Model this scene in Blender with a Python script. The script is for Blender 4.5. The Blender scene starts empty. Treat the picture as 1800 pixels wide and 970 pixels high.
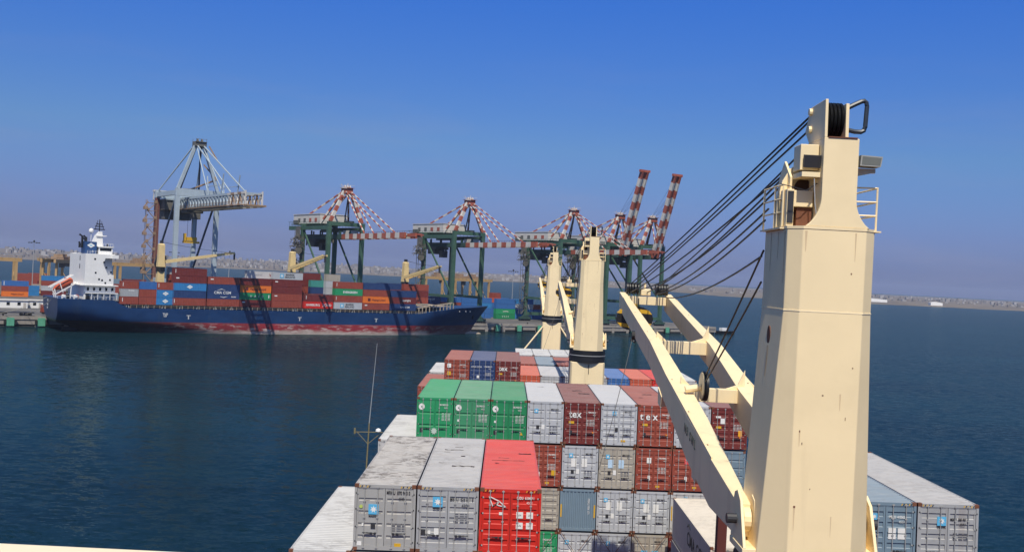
import bpy, math, random
from mathutils import Vector, Matrix
random.seed(7)
R = math.radians
sc = bpy.context.scene
COL = sc.collection

# ------------------------------------------------------------------ camera, sky, sun, exposure
EYE = 27.5                                  # eye height over the sea
cd = bpy.data.cameras.new('camera'); cam = bpy.data.objects.new('camera', cd); COL.objects.link(cam)
cd.sensor_width = 36; cd.lens = 36.0; cd.clip_start = 0.1; cd.clip_end = 60000
ROLL, YAW, PITCH = 0.050, -10 / 1800.0, -4.5 / 1800.0
cam.matrix_world = (Matrix.Translation((0, 0, EYE)) @ Matrix.Rotation(YAW, 4, 'Z') @
                    Matrix.Rotation(math.pi / 2 + PITCH, 4, 'X') @ Matrix.Rotation(ROLL, 4, 'Z'))
sc.camera = cam
SUN_EL, SUN_AZ = 57.0, -1.0                  # degrees: elevation, and right of straight behind the camera
w = bpy.data.worlds.new('World'); sc.world = w; w.use_nodes = True
nt = w.node_tree; nt.nodes.clear()
def wn(t): return nt.nodes.new(t)
sky = wn('ShaderNodeTexSky'); sky.sky_type = 'NISHITA'; sky.sun_disc = False
sky.sun_elevation = R(SUN_EL); sky.sun_rotation = R(180 - SUN_AZ); sky.altitude = 0
sky.air_density = 1.0; sky.dust_density = 0.6; sky.ozone_density = 3.0
tc = wn('ShaderNodeTexCoord'); sep = wn('ShaderNodeSeparateXYZ')
ramp = wn('ShaderNodeValToRGB'); mul = wn('ShaderNodeMix'); mul.data_type = 'RGBA'; mul.blend_type = 'MULTIPLY'; mul.inputs[0].default_value = 1
bg = wn('ShaderNodeBackground'); wo = wn('ShaderNodeOutputWorld')
nt.links.new(tc.outputs['Generated'], sep.inputs[0]); nt.links.new(sep.outputs['Z'], ramp.inputs[0])
e = ramp.color_ramp.elements                # tint of the sky by height over the horizon
e[0].position = 0.0; e[0].color = (0.245, 0.30, 0.73, 1)
e[1].position = 0.5; e[1].color = (0.80, 0.90, 1.0, 1)
for p, c in ((0.05, (0.305, 0.37, 0.76, 1)), (0.12, (0.35, 0.51, 0.81, 1)), (0.26, (0.22, 0.52, 1.15, 1))):
    x = e.new(p); x.color = c
nt.links.new(sky.outputs[0], mul.inputs[6]); nt.links.new(ramp.outputs[0], mul.inputs[7])
cn = wn('ShaderNodeTexNoise'); cn.inputs['Scale'].default_value = 3.0; cn.inputs['Detail'].default_value = 7; cn.inputs['Roughness'].default_value = .62
cm = wn('ShaderNodeMapping'); cm.inputs['Scale'].default_value = (1, 1, 7); nt.links.new(tc.outputs['Generated'], cm.inputs[0]); nt.links.new(cm.outputs[0], cn.inputs[0])
cr = wn('ShaderNodeMapRange'); cr.inputs['From Min'].default_value = .50; cr.inputs['From Max'].default_value = .78; cr.inputs['To Max'].default_value = .22; nt.links.new(cn.outputs[0], cr.inputs[0])
cz = wn('ShaderNodeMapRange'); cz.inputs['From Min'].default_value = .24; cz.inputs['From Max'].default_value = .07; nt.links.new(sep.outputs['Z'], cz.inputs[0])
ck = wn('ShaderNodeMath'); ck.operation = 'MULTIPLY'; nt.links.new(cr.outputs[0], ck.inputs[0]); nt.links.new(cz.outputs[0], ck.inputs[1])
cx = wn('ShaderNodeMix'); cx.data_type = 'RGBA'; cx.inputs[7].default_value = (3.2, 3.1, 4.1, 1)      # thin dusty veils of cloud
nt.links.new(ck.outputs[0], cx.inputs[0]); nt.links.new(mul.outputs[2], cx.inputs[6]); nt.links.new(cx.outputs[2], bg.inputs[0]); bg.inputs[1].default_value = 0.11
nt.links.new(bg.outputs[0], wo.inputs[0])
sl = bpy.data.lights.new('sun', 'SUN'); so = bpy.data.objects.new('sun', sl); COL.objects.link(so)
sl.energy = 4.9; sl.angle = R(0.53); sl.color = (1.0, 0.925, 0.79)
S = Vector((math.sin(R(SUN_AZ)) * math.cos(R(SUN_EL)), -math.cos(R(SUN_AZ)) * math.cos(R(SUN_EL)), math.sin(R(SUN_EL))))
so.rotation_euler = S.to_track_quat('Z', 'Y').to_euler(); so.location = (0, -50, 120)
vs = sc.view_settings
sc.display_settings.display_device = 'sRGB'
vs.view_transform = 'Standard'; vs.look = 'None'; vs.exposure = 0.0; vs.gamma = 1.0; vs.use_curve_mapping = False
cy = sc.cycles
cy.use_denoising = True; cy.max_bounces = 6; cy.volume_bounces = 0; cy.caustics_reflective = False; cy.caustics_refractive = False
cy.use_adaptive_sampling = True; cy.adaptive_threshold = 0.015

# ------------------------------------------------------------------ materials
_mats = {}
def rgb(h):                                  # '#rrggbb' in sRGB -> linear
    v = [int(h[i:i + 2], 16) / 255 for i in (1, 3, 5)]
    return tuple(c / 12.92 if c <= 0.04045 else ((c + 0.055) / 1.055) ** 2.4 for c in v)
def new_mat(name):
    m = bpy.data.materials.new(name); m.use_nodes = True
    return m, m.node_tree, m.node_tree.nodes['Principled BSDF']
def paint(name, col, rough=0.45, vary=0.18, rust=0.0, dirt=0.0, scale=1.0, metal=0.0, streak=0.0, flake=0.0, roofdust=0.0):
    """weathered paint: uneven fading, rust spots, dirt and run-down streaks"""
    if name in _mats: return _mats[name]
    m, t, b = new_mat(name); _mats[name] = m
    N, L = t.nodes.new, t.links.new
    co = N('ShaderNodeTexCoord'); oi = N('ShaderNodeObjectInfo')
    add = N('ShaderNodeVectorMath'); add.operation = 'ADD'
    sca = N('ShaderNodeVectorMath'); sca.operation = 'SCALE'; sca.inputs[0].default_value = (37.1, 17.3, 53.7)
    L(oi.outputs['Random'], sca.inputs['Scale']); L(co.outputs['Object'], add.inputs[0]); L(sca.outputs[0], add.inputs[1])
    P = add.outputs[0]
    def noise(s, d=4, r=0.6, stretch=None):
        n = N('ShaderNodeTexNoise'); n.inputs['Scale'].default_value = s; n.inputs['Detail'].default_value = d; n.inputs['Roughness'].default_value = r
        if stretch:
            mp = N('ShaderNodeMapping'); mp.inputs['Scale'].default_value = stretch; L(P, mp.inputs[0]); L(mp.outputs[0], n.inputs[0])
        else: L(P, n.inputs[0])
        return n.outputs[0]
    def mask(src, lo, hi):
        r = N('ShaderNodeMapRange'); r.inputs['From Min'].default_value = lo; r.inputs['From Max'].default_value = hi; L(src, r.inputs[0]); return r.outputs[0]
    def mix(a, bcol, f, amt=1.0, typ='MIX'):
        x = N('ShaderNodeMix'); x.data_type = 'RGBA'; x.blend_type = typ
        if amt != 1.0:
            k = N('ShaderNodeMath'); k.operation = 'MULTIPLY'; k.inputs[1].default_value = amt; L(f, k.inputs[0]); f = k.outputs[0]
        L(f, x.inputs[0]); L(a, x.inputs[6])
        if isinstance(bcol, tuple): x.inputs[7].default_value = (*bcol, 1)
        else: L(bcol, x.inputs[7])
        return x.outputs[2]
    base = N('ShaderNodeRGB'); base.outputs[0].default_value = (*col, 1); c = base.outputs[0]
    lo = tuple(v * (1 - vary) for v in col); hi = tuple(min(1, v * (1 + vary * .6) + 0.012 * vary * 5) for v in col)
    c = mix(c, lo, mask(noise(0.55 * scale), 0.45, 0.75)); c = mix(c, hi, mask(noise(0.9 * scale + .13), 0.5, 0.8))
    if roofdust:
        ge = N('ShaderNodeNewGeometry'); sp = N('ShaderNodeSeparateXYZ'); L(ge.outputs['Normal'], sp.inputs[0])
        up = mask(sp.outputs['Z'], 0.6, 0.9)
        dn = N('ShaderNodeMath'); dn.operation = 'MULTIPLY'; L(up, dn.inputs[0]); L(mask(noise(1.0 * scale, 6, .7, (.4, 1.6, 1)), .0, .85), dn.inputs[1])
        c = mix(c, (0.48, 0.43, 0.39), dn.outputs[0], roofdust)
    if dirt: c = mix(c, (0.06, 0.05, 0.04), mask(noise(1.1 * scale, 6, .7), 0.55, 0.8), dirt)
    if streak: c = mix(c, (0.16, 0.09, 0.05), mask(noise(2.2 * scale, 3, .55, (1, 1, .06)), 0.58, 0.78), streak)
    if rust:
        c = mix(c, (0.13, 0.045, 0.016), mask(noise(2.6 * scale, 6, .72), 0.76 - 0.14 * rust, 0.80 - 0.10 * rust), .9)
    if flake:
        f1 = mask(noise(.35 * scale, 2, .5), .42, .62); f2 = mask(noise(2.0 * scale, 6, .72, (1, 2.6, 1)), .49, .55)
        fm0 = N('ShaderNodeMath'); fm0.operation = 'MULTIPLY'; L(f1, fm0.inputs[0]); L(f2, fm0.inputs[1])
        g2 = N('ShaderNodeNewGeometry'); s2 = N('ShaderNodeSeparateXYZ'); L(g2.outputs['Normal'], s2.inputs[0])
        fm = N('ShaderNodeMath'); fm.operation = 'MULTIPLY'; L(fm0.outputs[0], fm.inputs[0]); L(mask(s2.outputs['Z'], .4, .8), fm.inputs[1])
        c = mix(c, (0.085, 0.07, 0.06), fm.outputs[0], flake)
    L(c, b.inputs['Base Color']); b.inputs['Roughness'].default_value = rough; b.inputs['Metallic'].default_value = metal
    rr = N('ShaderNodeMapRange'); rr.inputs['To Min'].default_value = rough - .1; rr.inputs['To Max'].default_value = min(1, rough + .2); L(noise(1.7 * scale), rr.inputs[0]); L(rr.outputs[0], b.inputs['Roughness'])
    bm = N('ShaderNodeBump'); bm.inputs['Strength'].default_value = .08; bm.inputs['Distance'].default_value = .03; L(noise(6 * scale, 3), bm.inputs['Height']); L(bm.outputs[0], b.inputs['Normal'])
    return m
def flat(name, col, rough=0.5, metal=0.0):
    if name in _mats: return _mats[name]
    m, t, b = new_mat(name); _mats[name] = m
    n = t.nodes.new('ShaderNodeTexNoise'); n.inputs['Scale'].default_value = 3.0; n.inputs['Detail'].default_value = 4
    co = t.nodes.new('ShaderNodeTexCoord'); t.links.new(co.outputs['Object'], n.inputs[0])
    x = t.nodes.new('ShaderNodeMix'); x.data_type = 'RGBA'; x.inputs[6].default_value = (*[v * .85 for v in col], 1); x.inputs[7].default_value = (*[min(1, v * 1.1) for v in col], 1)
    t.links.new(n.outputs[0], x.inputs[0]); t.links.new(x.outputs[2], b.inputs['Base Color'])
    b.inputs['Roughness'].default_value = rough; b.inputs['Metallic'].default_value = metal
    return m
CREAM = paint('cream_crane_paint', (0.88, 0.715, 0.43), .45, .07, rust=.42, streak=.22, scale=.8)
CREAMF = paint('cream_paint_far', (0.68, 0.52, 0.25), .5, .1, rust=.2)
BLACK = flat('black_paint', (0.012, 0.012, 0.013), .45)
ROPE = flat('greased_rope', (0.012, 0.012, 0.015), .5)
STEEL = flat('galvanised_steel', (0.42, 0.42, 0.41), .45, .3)
DSTEEL = flat('dark_steel', (0.05, 0.05, 0.055), .5, .4)
RUST = paint('rusty_steel', (0.16, 0.06, 0.03), .8, .4, rust=1.0)
YELLOW = flat('yellow_paint', (0.62, 0.36, 0.02), .5)
WHITE = paint('white_paint', (0.80, 0.79, 0.76), .45, .08, streak=.12, scale=.5)
MARKW = flat('white_lettering', (0.75, 0.75, 0.72), .6)
MARKB = flat('dark_lettering', (0.03, 0.03, 0.035), .6)
INK = flat('faded_print', (.17, .17, .18), .6)
GLASS = flat('dark_window', (0.01, 0.013, 0.016), .12)
SIGNBLUE = flat('light_blue_sign', (0.10, 0.42, 0.68), .5)
MAROONF = paint('lashing_frame_maroon', (0.10, 0.022, 0.016), .6, .3, rust=.8)
CONC = paint('quay_concrete', (0.30, 0.27, 0.235), .9, .25, dirt=.5, streak=.35, scale=.35)
CG = paint('crane_green', (0.045, 0.105, 0.068), .5, .3, rust=.5, scale=.3)
CGD = paint('crane_green_dark', (0.03, 0.07, 0.055), .5, .3, rust=.5, scale=.3)
CBLUE = paint('crane_pale_blue', (0.36, 0.43, 0.48), .5, .12, rust=.25, scale=.3)
CRED = paint('crane_red', (0.36, 0.095, 0.055), .55, .3, rust=.5, scale=.4)
CWH = paint('crane_white', (0.58, 0.55, 0.50), .55, .15, rust=.45, scale=.4)
TAN = paint('tan_steel', (0.30, 0.20, 0.125), .6, .3, rust=.8, scale=.5)
CLUT = paint('grimy_machinery', (0.12, 0.115, 0.10), .6, .4, rust=.8, scale=.8)
RTGY = paint('gantry_yellow', (0.42, 0.27, 0.115), .5, .2, rust=.5, scale=.4)

# ------------------------------------------------------------------ mesh helpers
class MB:
    def __init__(s): s.v, s.f, s.m, s.mats = [], [], [], []
    def mi(s, mat):
        if mat is None: return 0
        if mat not in s.mats: s.mats.append(mat)
        return s.mats.index(mat)
    def add(s, vs, fs, mat=None):
        o = len(s.v); k = s.mi(mat) if mat else 0
        s.v += [tuple(p) for p in vs]
        for f in fs: s.f.append([i + o for i in f]); s.m.append(k)
        return s
    def box(s, x0, x1, y0, y1, z0, z1, mat=None):
        return s.add([(x0, y0, z0), (x1, y0, z0), (x1, y1, z0), (x0, y1, z0), (x0, y0, z1), (x1, y0, z1), (x1, y1, z1), (x0, y1, z1)],
                     [(0, 3, 2, 1), (4, 5, 6, 7), (0, 1, 5, 4), (1, 2, 6, 5), (2, 3, 7, 6), (3, 0, 4, 7)], mat)
    def bar(s, p, q, w, h=None, mat=None, up=(0, 0, 1), w2=None, h2=None):
        p, q = Vector(p), Vector(q); h = h or w; w2 = w2 or w; h2 = h2 or h
        d = (q - p).normalized(); u = Vector(up)
        if abs(d.dot(u)) > .98: u = Vector((0, 1, 0))
        r = d.cross(u).normalized(); u = r.cross(d)
        vs = []
        for c, a, b in ((p, w, h), (q, w2, h2)):
            for i, j in ((-1, -1), (1, -1), (1, 1), (-1, 1)): vs.append(c + r * (i * a / 2) + u * (j * b / 2))
        return s.add(vs, [(0, 1, 2, 3), (7, 6, 5, 4), (0, 4, 5, 1), (1, 5, 6, 2), (2, 6, 7, 3), (3, 7, 4, 0)], mat)
    def stripes(s, p, q, w, h, n, ma, mb, up=(0, 0, 1)):
        p, q = Vector(p), Vector(q)
        for i in range(n): s.bar(p.lerp(q, i / n), p.lerp(q, (i + 1) / n), w, h, ma if i % 2 == 0 else mb, up)
        return s
    def tube(s, pts, r, n=8, mat=None):
        pts = [Vector(p) for p in pts]; rings = []; o = len(s.v); vs = []
        for i, p in enumerate(pts):
            d = (pts[min(i + 1, len(pts) - 1)] - pts[max(i - 1, 0)]).normalized()
            u = Vector((0, 0, 1)) if abs(d.z) < .95 else Vector((0, 1, 0))
            a = d.cross(u).normalized(); b = a.cross(d)
            rr = r[i] if isinstance(r, (list, tuple)) else r
            for k in range(n):
                t = 2 * math.pi * k / n; vs.append(p + a * (rr * math.cos(t)) + b * (rr * math.sin(t)))
        fs = []
        for i in range(len(pts) - 1):
            for k in range(n): fs.append((i * n + k, (i + 1) * n + k, (i + 1) * n + (k + 1) % n, i * n + (k + 1) % n))
        fs.append(tuple(range(n))); fs.append(tuple(range(len(vs) - 1, len(vs) - 1 - n, -1)))
        return s.add(vs, fs, mat)
    def prism(s, poly, a0, a1, axis='y', mat=None):
        """poly of (u,v) swept along an axis: axis y -> (x,z), axis x -> (y,z), axis z -> (x,y)"""
        n = len(poly)
        def P(u, v, a): return {'y': (u, a, v), 'x': (a, u, v), 'z': (u, v, a)}[axis]
        vs = [P(u, v, a0) for u, v in poly] + [P(u, v, a1) for u, v in poly]
        fs = [tuple(range(n - 1, -1, -1)), tuple(range(n, 2 * n))] + [(i, (i + 1) % n, n + (i + 1) % n, n + i) for i in range(n)]
        return s.add(vs, fs, mat)
    def loft(s, secs, mat=None, cap=True, closed=True):
        n = len(secs[0]); vs = [p for q in secs for p in q]; fs = []
        for i in range(len(secs) - 1):
            for k in range(n if closed else n - 1): fs.append((i * n + k, i * n + (k + 1) % n, (i + 1) * n + (k + 1) % n, (i + 1) * n + k))
        if cap: fs.append(tuple(range(n - 1, -1, -1))); fs.append(tuple(range((len(secs) - 1) * n, len(secs) * n)))
        return s.add(vs, fs, mat)
    def mesh(s, name, mat=None):
        me = bpy.data.meshes.new(name); me.from_pydata(s.v, [], s.f)
        for x in (s.mats or [mat]): me.materials.append(x)
        if s.mats: me.polygons.foreach_set('material_index', s.m)
        me.validate(); me.update()
        import bmesh
        b = bmesh.new(); b.from_mesh(me); bmesh.ops.recalc_face_normals(b, faces=b.faces); b.to_mesh(me); b.free()
        return me
    def build(s, name, mat=None, parent=None, smooth=False, bevel=0):
        o = link(name, s.mesh(name, mat), parent)
        if smooth: shade(o)
        if bevel:
            md = o.modifiers.new('bevel', 'BEVEL'); md.width = bevel; md.segments = 2; md.limit_method = 'ANGLE'; md.angle_limit = R(35)
        return o
def shade(o, ang=40):
    o.data.polygons.foreach_set('use_smooth', [True] * len(o.data.polygons))
    try: o.data.set_sharp_from_angle(angle=R(ang))
    except Exception: pass
def link(name, data, parent=None):
    o = bpy.data.objects.new(name, data); COL.objects.link(o)
    if parent is not None: o.parent = parent
    return o
def tag(o, label=None, cat=None, group=None, kind=None):
    for k, v in (('label', label), ('category', cat), ('group', group), ('kind', kind)):
        if v: o[k] = v
    return o
def thing(name, label, cat, loc=(0, 0, 0), rot=(0, 0, 0), group=None):
    o = link(name, None); o.location = loc; o.rotation_euler = rot; o.empty_display_size = .5
    return tag(o, label, cat, group)
_kids = {}
def copy_tree(o, parent=None):
    c = o.copy(); COL.objects.link(c)
    if parent is not None: c.parent = parent
    for ch in [x for x in COL.objects if x.parent == o] if o.name not in _kids else _kids[o.name]: copy_tree(ch, c)
    return c
def freeze(o):                               # remembers the children of a source object, so that copies are quick
    _kids[o.name] = [x for x in COL.objects if x.parent == o]
    for ch in _kids[o.name]: freeze(ch)
def setmat(o, m):
    o.material_slots[0].link = 'OBJECT'; o.material_slots[0].material = m
_txt = {}
def text_mesh(body, size=1.0, bold=0.0, align='CENTER', squeeze=1.0):
    key = (body, size, bold, align, squeeze)
    if key not in _txt:
        cu = bpy.data.curves.new('lettering', 'FONT'); cu.body = body; cu.size = size; cu.align_x = align; cu.align_y = 'CENTER'
        cu.extrude = .004; cu.offset = bold; cu.resolution_u = 3; cu.space_character = 1.02
        o = bpy.data.objects.new('lettering', cu); COL.objects.link(o)
        bpy.context.view_layer.update()
        me = bpy.data.meshes.new_from_object(o.evaluated_get(bpy.context.evaluated_depsgraph_get()))
        if squeeze != 1.0:
            for v in me.vertices: v.co.x *= squeeze
        COL.objects.unlink(o); bpy.data.objects.remove(o); _txt[key] = me
        me.materials.clear(); me.materials.append(MARKW)
    return _txt[key]
def letter(parent, body, loc, size, mat=None, rot=(90, 0, 0), bold=0.0, align='CENTER', squeeze=1.0, name='lettering'):
    o = link(name, text_mesh(body, size, bold, align, squeeze), parent); o.location = loc; o.rotation_euler = [R(a) for a in rot]
    setmat(o, mat or MARKW)
    return o
def disc_pts(cx, cz, r, n=20): return [(cx + r * math.cos(2 * math.pi * k / n), cz + r * math.sin(2 * math.pi * k / n)) for k in range(n)]
def star_pts(cx, cz, r, n=7, inner=.45):
    return [(cx + (r if k % 2 == 0 else r * inner) * math.sin(math.pi * k / n), cz + (r if k % 2 == 0 else r * inner) * math.cos(math.pi * k / n)) for k in range(2 * n)]

# ------------------------------------------------------------------ frames of the place
A = R(34.5)                                  # the quay's direction
def PT(s, n, z=0.0): return (s * math.cos(A) - n * math.sin(A), s * math.sin(A) + n * math.cos(A), z)
QE = 395.8                                   # n of the quay edge
GZ = 3.6                                     # quay level
HEEL = 0.0145                                # the loaded ship lists a little

# ------------------------------------------------------------------ setting: sea, far shore, quay
def sea():
    m, t, b = new_mat('sea_water'); N, L = t.nodes.new, t.links.new
    co = N('ShaderNodeTexCoord')
    def noise(s, d, r=.55, st=(1, 1, 1), rot=0):
        mp = N('ShaderNodeMapping'); mp.inputs['Scale'].default_value = st; mp.inputs['Rotation'].default_value = (0, 0, rot)
        n = N('ShaderNodeTexNoise'); n.inputs['Scale'].default_value = s; n.inputs['Detail'].default_value = d; n.inputs['Roughness'].default_value = r
        L(co.outputs['Object'], mp.inputs[0]); L(mp.outputs[0], n.inputs[0]); return n.outputs[0]
    def slope(sc_, d, st, rot, k):
        mp = N('ShaderNodeMapping'); mp.inputs['Scale'].default_value = st; mp.inputs['Rotation'].default_value = (0, 0, rot)
        n = N('ShaderNodeTexNoise'); n.inputs['Scale'].default_value = sc_; n.inputs['Detail'].default_value = d; n.inputs['Roughness'].default_value = .6
        L(co.outputs['Object'], mp.inputs[0]); L(mp.outputs[0], n.inputs[0])
        a = N('ShaderNodeVectorMath'); a.operation = 'SUBTRACT'; L(n.outputs['Color'], a.inputs[0]); a.inputs[1].default_value = (.5, .5, .5)
        m_ = N('ShaderNodeVectorMath'); m_.operation = 'MULTIPLY'; L(a.outputs[0], m_.inputs[0]); m_.inputs[1].default_value = (k * .6, k, 0)
        return m_.outputs[0]
    wind = N('ShaderNodeMapRange'); wind.inputs['From Min'].default_value = .36; wind.inputs['From Max'].default_value = .66; wind.inputs['To Min'].default_value = .75; wind.inputs['To Max'].default_value = 1.35
    L(noise(.011, 4, .6, (1, 3.0, 1), .25), wind.inputs[0])
    def vadd(a, b_):
        x = N('ShaderNodeVectorMath'); x.operation = 'ADD'; L(a, x.inputs[0])
        if isinstance(b_, tuple): x.inputs[1].default_value = b_
        else: L(b_, x.inputs[1])
        return x.outputs[0]
    sl_ = vadd(slope(.42, 3, (1, 2.2, 1), .3, .40), slope(1.7, 3, (1, 1.6, 1), -.2, .34))
    ws = N('ShaderNodeVectorMath'); ws.operation = 'SCALE'; L(sl_, ws.inputs[0]); L(wind.outputs[0], ws.inputs['Scale'])
    nv = N('ShaderNodeVectorMath'); nv.operation = 'NORMALIZE'; L(vadd(ws.outputs[0], (0, 0, 1)), nv.inputs[0])
    r = N('ShaderNodeValToRGB'); L(noise(.006, 4, .6, (1, 2.5, 1), .3), r.inputs[0])
    r.color_ramp.elements[0].position = .35; r.color_ramp.elements[0].color = (.0035, .013, .020, 1)
    r.color_ramp.elements[1].position = .7; r.color_ramp.elements[1].color = (.005, .024, .034, 1)
    t.nodes.remove(b); df = N('ShaderNodeBsdfDiffuse'); gl = N('ShaderNodeBsdfGlossy'); gl.inputs['Roughness'].default_value = .12; gl.inputs['Color'].default_value = (.84, 1, .96, 1)
    fr = N('ShaderNodeFresnel'); fr.inputs['IOR'].default_value = 1.333; L(nv.outputs[0], fr.inputs['Normal']); L(nv.outputs[0], gl.inputs['Normal'])
    ff = N('ShaderNodeMath'); ff.operation = 'MULTIPLY'; L(fr.outputs[0], ff.inputs[0]); ff.inputs[1].default_value = .34       # choppy facets shadow one another
    mx = N('ShaderNodeMixShader'); L(ff.outputs[0], mx.inputs[0]); L(df.outputs[0], mx.inputs[1]); L(gl.outputs[0], mx.inputs[2]); L(r.outputs[0], df.inputs['Color'])
    L(mx.outputs[0], t.nodes['Material Output'].inputs['Surface'])
    mb = MB(); mb.add([(-14000, -3000, 0), (14000, -3000, 0), (14000, 16000, 0), (-14000, 16000, 0)], [(0, 1, 2, 3)])
    tag(mb.build('water', m), kind='structure')
sea()

SHORE = [(-4200, 2350), (-1900, 2450), (-1250, 2600), (-900, 2900), (-600, 3150), (-250, 3300), (150, 3250), (420, 2900), (460, 2320), (800, 2260), (1150, 2330), (1700, 2500), (3600, 2900)]
def shore_at(x):
    for (a, b), (c, d) in zip(SHORE, SHORE[1:]):
        if a <= x <= c: return b + (d - b) * (x - a) / (c - a)
    return SHORE[0][1] if x < SHORE[0][0] else SHORE[-1][1]
def land_z(x, y):
    inl = max(0, y - shore_at(x)); rise = 24 if x < -500 else (15 if x < 300 else 4)
    if -500 <= x < -300: rise = 24 + (x + 500) / 200 * -9
    if 300 <= x < 460: rise = 15 - 11 * (x - 300) / 160
    return 1.3 + min(1.2, inl / 250) + rise * min(1, max(0, inl - 250) / 1700) ** 1.15 + 1.2 * math.sin(x * .004) * min(1, inl / 1500)
def far_land():
    m, t, b = new_mat('dry_land'); N, L = t.nodes.new, t.links.new
    co = N('ShaderNodeTexCoord'); n = N('ShaderNodeTexNoise'); n.inputs['Scale'].default_value = .012; n.inputs['Detail'].default_value = 6; L(co.outputs['Object'], n.inputs[0])
    r = N('ShaderNodeValToRGB'); L(n.outputs[0], r.inputs[0])
    r.color_ramp.elements[0].position = .35; r.color_ramp.elements[0].color = (.09, .075, .06, 1); r.color_ramp.elements[1].position = .7; r.color_ramp.elements[1].color = (.21, .17, .125, 1)
    L(r.outputs[0], b.inputs['Base Color']); b.inputs['Roughness'].default_value = 1
    xs = [-4200 + 60 * i for i in range(131)]
    offs = [0, 12, 60, 200, 450, 800, 1200, 1700, 2600, 5200]
    V, Fc = [], []
    for x in xs:
        s0 = shore_at(x) + 14 * math.sin(x * .021) + 9 * math.sin(x * .05)
        for k, o in enumerate(offs):
            y = s0 + o; xx = x * (1 + o / 9000); V.append((xx, y, -1.5 if k == 0 else land_z(x, y)))
    n_ = len(offs)
    for i in range(len(xs) - 1):
        for k in range(n_ - 1): Fc.append((i * n_ + k, (i + 1) * n_ + k, (i + 1) * n_ + k + 1, i * n_ + k + 1))
    o = MB().add(V, Fc).build('far_land', m); shade(o, 80); tag(o, kind='structure')
far_land()

def house_mesh(v):
    mb = MB(); rnd = random.Random(v); wall = [paint('house_wall_%d' % k, c, .9, .12, scale=.1) for k, c in enumerate(((.27, .25, .235), (.21, .18, .16), (.36, .345, .335), (.17, .16, .155), (.24, .21, .185)))][v % 5]
    W, D, H = rnd.uniform(9, 18), rnd.uniform(8, 14), rnd.uniform(5, 11)
    mb.box(-W / 2, W / 2, -D / 2, D / 2, -4, H, wall)
    mb.box(-W / 2 + 1, -W / 2 + 1 + W * .35, -D / 4, D / 4, H, H + 2.4, wall)
    st = int(H // 3)
    for f in range(st):
        k = int(W // 3)
        for i in range(k):
            x = -W / 2 + (i + .5) * W / k; mb.box(x - .6, x + .6, -D / 2 - .05, -D / 2 + .1, f * 3 + 1, f * 3 + 2.3, GLASS)
    mb.box(-W / 2 - .15, W / 2 + .15, -D / 2 - .15, D / 2 + .15, H - .25, H + .3, wall)
    return mb.mesh('house', wall)
HM = [house_mesh(i) for i in range(10)]
def town():
    rnd = random.Random(3); pts = []
    def zone(x0, x1, d0, d1, n, tall, clump=0):
        for _ in range(n):
            x = rnd.uniform(x0, x1); inl = d0 + (d1 - d0) * rnd.random() ** 1.3; y = shore_at(x) + inl
            pts.append((x, y, inl, rnd.uniform(.7, 1.25) * tall))
    zone(-2300, -800, 330, 2300, 520, .75); zone(-1000, -380, 200, 1900, 420, .75); zone(-400, 420, 160, 1900, 420, .75)
    zone(440, 900, 300, 1500, 50, .6); zone(900, 2400, 700, 2400, 330, .62); zone(1200, 2200, 250, 800, 40, .5)
    pts.sort(key=lambda p: p[1]); near, rest = pts[:280], pts[280:]
    regs = (('small pale flat roofed house of the town across the bay to the west', -4000, -380), ('small pale flat roofed house of the town on the shore behind the cranes', -380, 440), ('low pale house scattered on the flat spit beyond open water', 440, 9000))
    for x, y, inl, sc_ in near:
        o = link('town_house', HM[rnd.randrange(10)]); o.location = (x, y, land_z(x, y)); o.rotation_euler = (0, 0, rnd.uniform(-.5, .5)); o.scale = (sc_, sc_, sc_)
        lab = next(l for l, a, b in regs if a <= x < b); tag(o, lab, 'house', lab.split(' house ')[1])
    mb = MB(); ms = [m.materials[0] for m in HM]
    for x, y, inl, sc_ in rest:
        W, D, H = rnd.uniform(8, 20) * sc_, rnd.uniform(8, 14) * sc_, rnd.uniform(5, 14) * sc_; z = land_z(x, y)
        mb.box(x - W / 2, x + W / 2, y - D / 2, y + D / 2, z - 4, z + H, rnd.choice(ms))
    tag(mb.build('distant_town'), 'mass of pale houses of the town far across the bay', 'town', kind='stuff')
    # long white sheds on the spit
    for k, (x, d, wd) in enumerate(((905, 250, 75), (1020, 120, 28))):
        mb = MB(); mb.prism([(-wd / 2, 0), (wd / 2, 0), (wd / 2, 7), (0, 9), (-wd / 2, 7)], -8, 8, 'y'); o = mb.build('long_shed', WHITE)
        y = shore_at(x) + d; o.location = (x, y, land_z(x, y) - .5)
        tag(o, ('long low white shed on the far spit behind the boom ropes', 'short white shed on the far spit beside the tower')[k], 'shed')
town()

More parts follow.
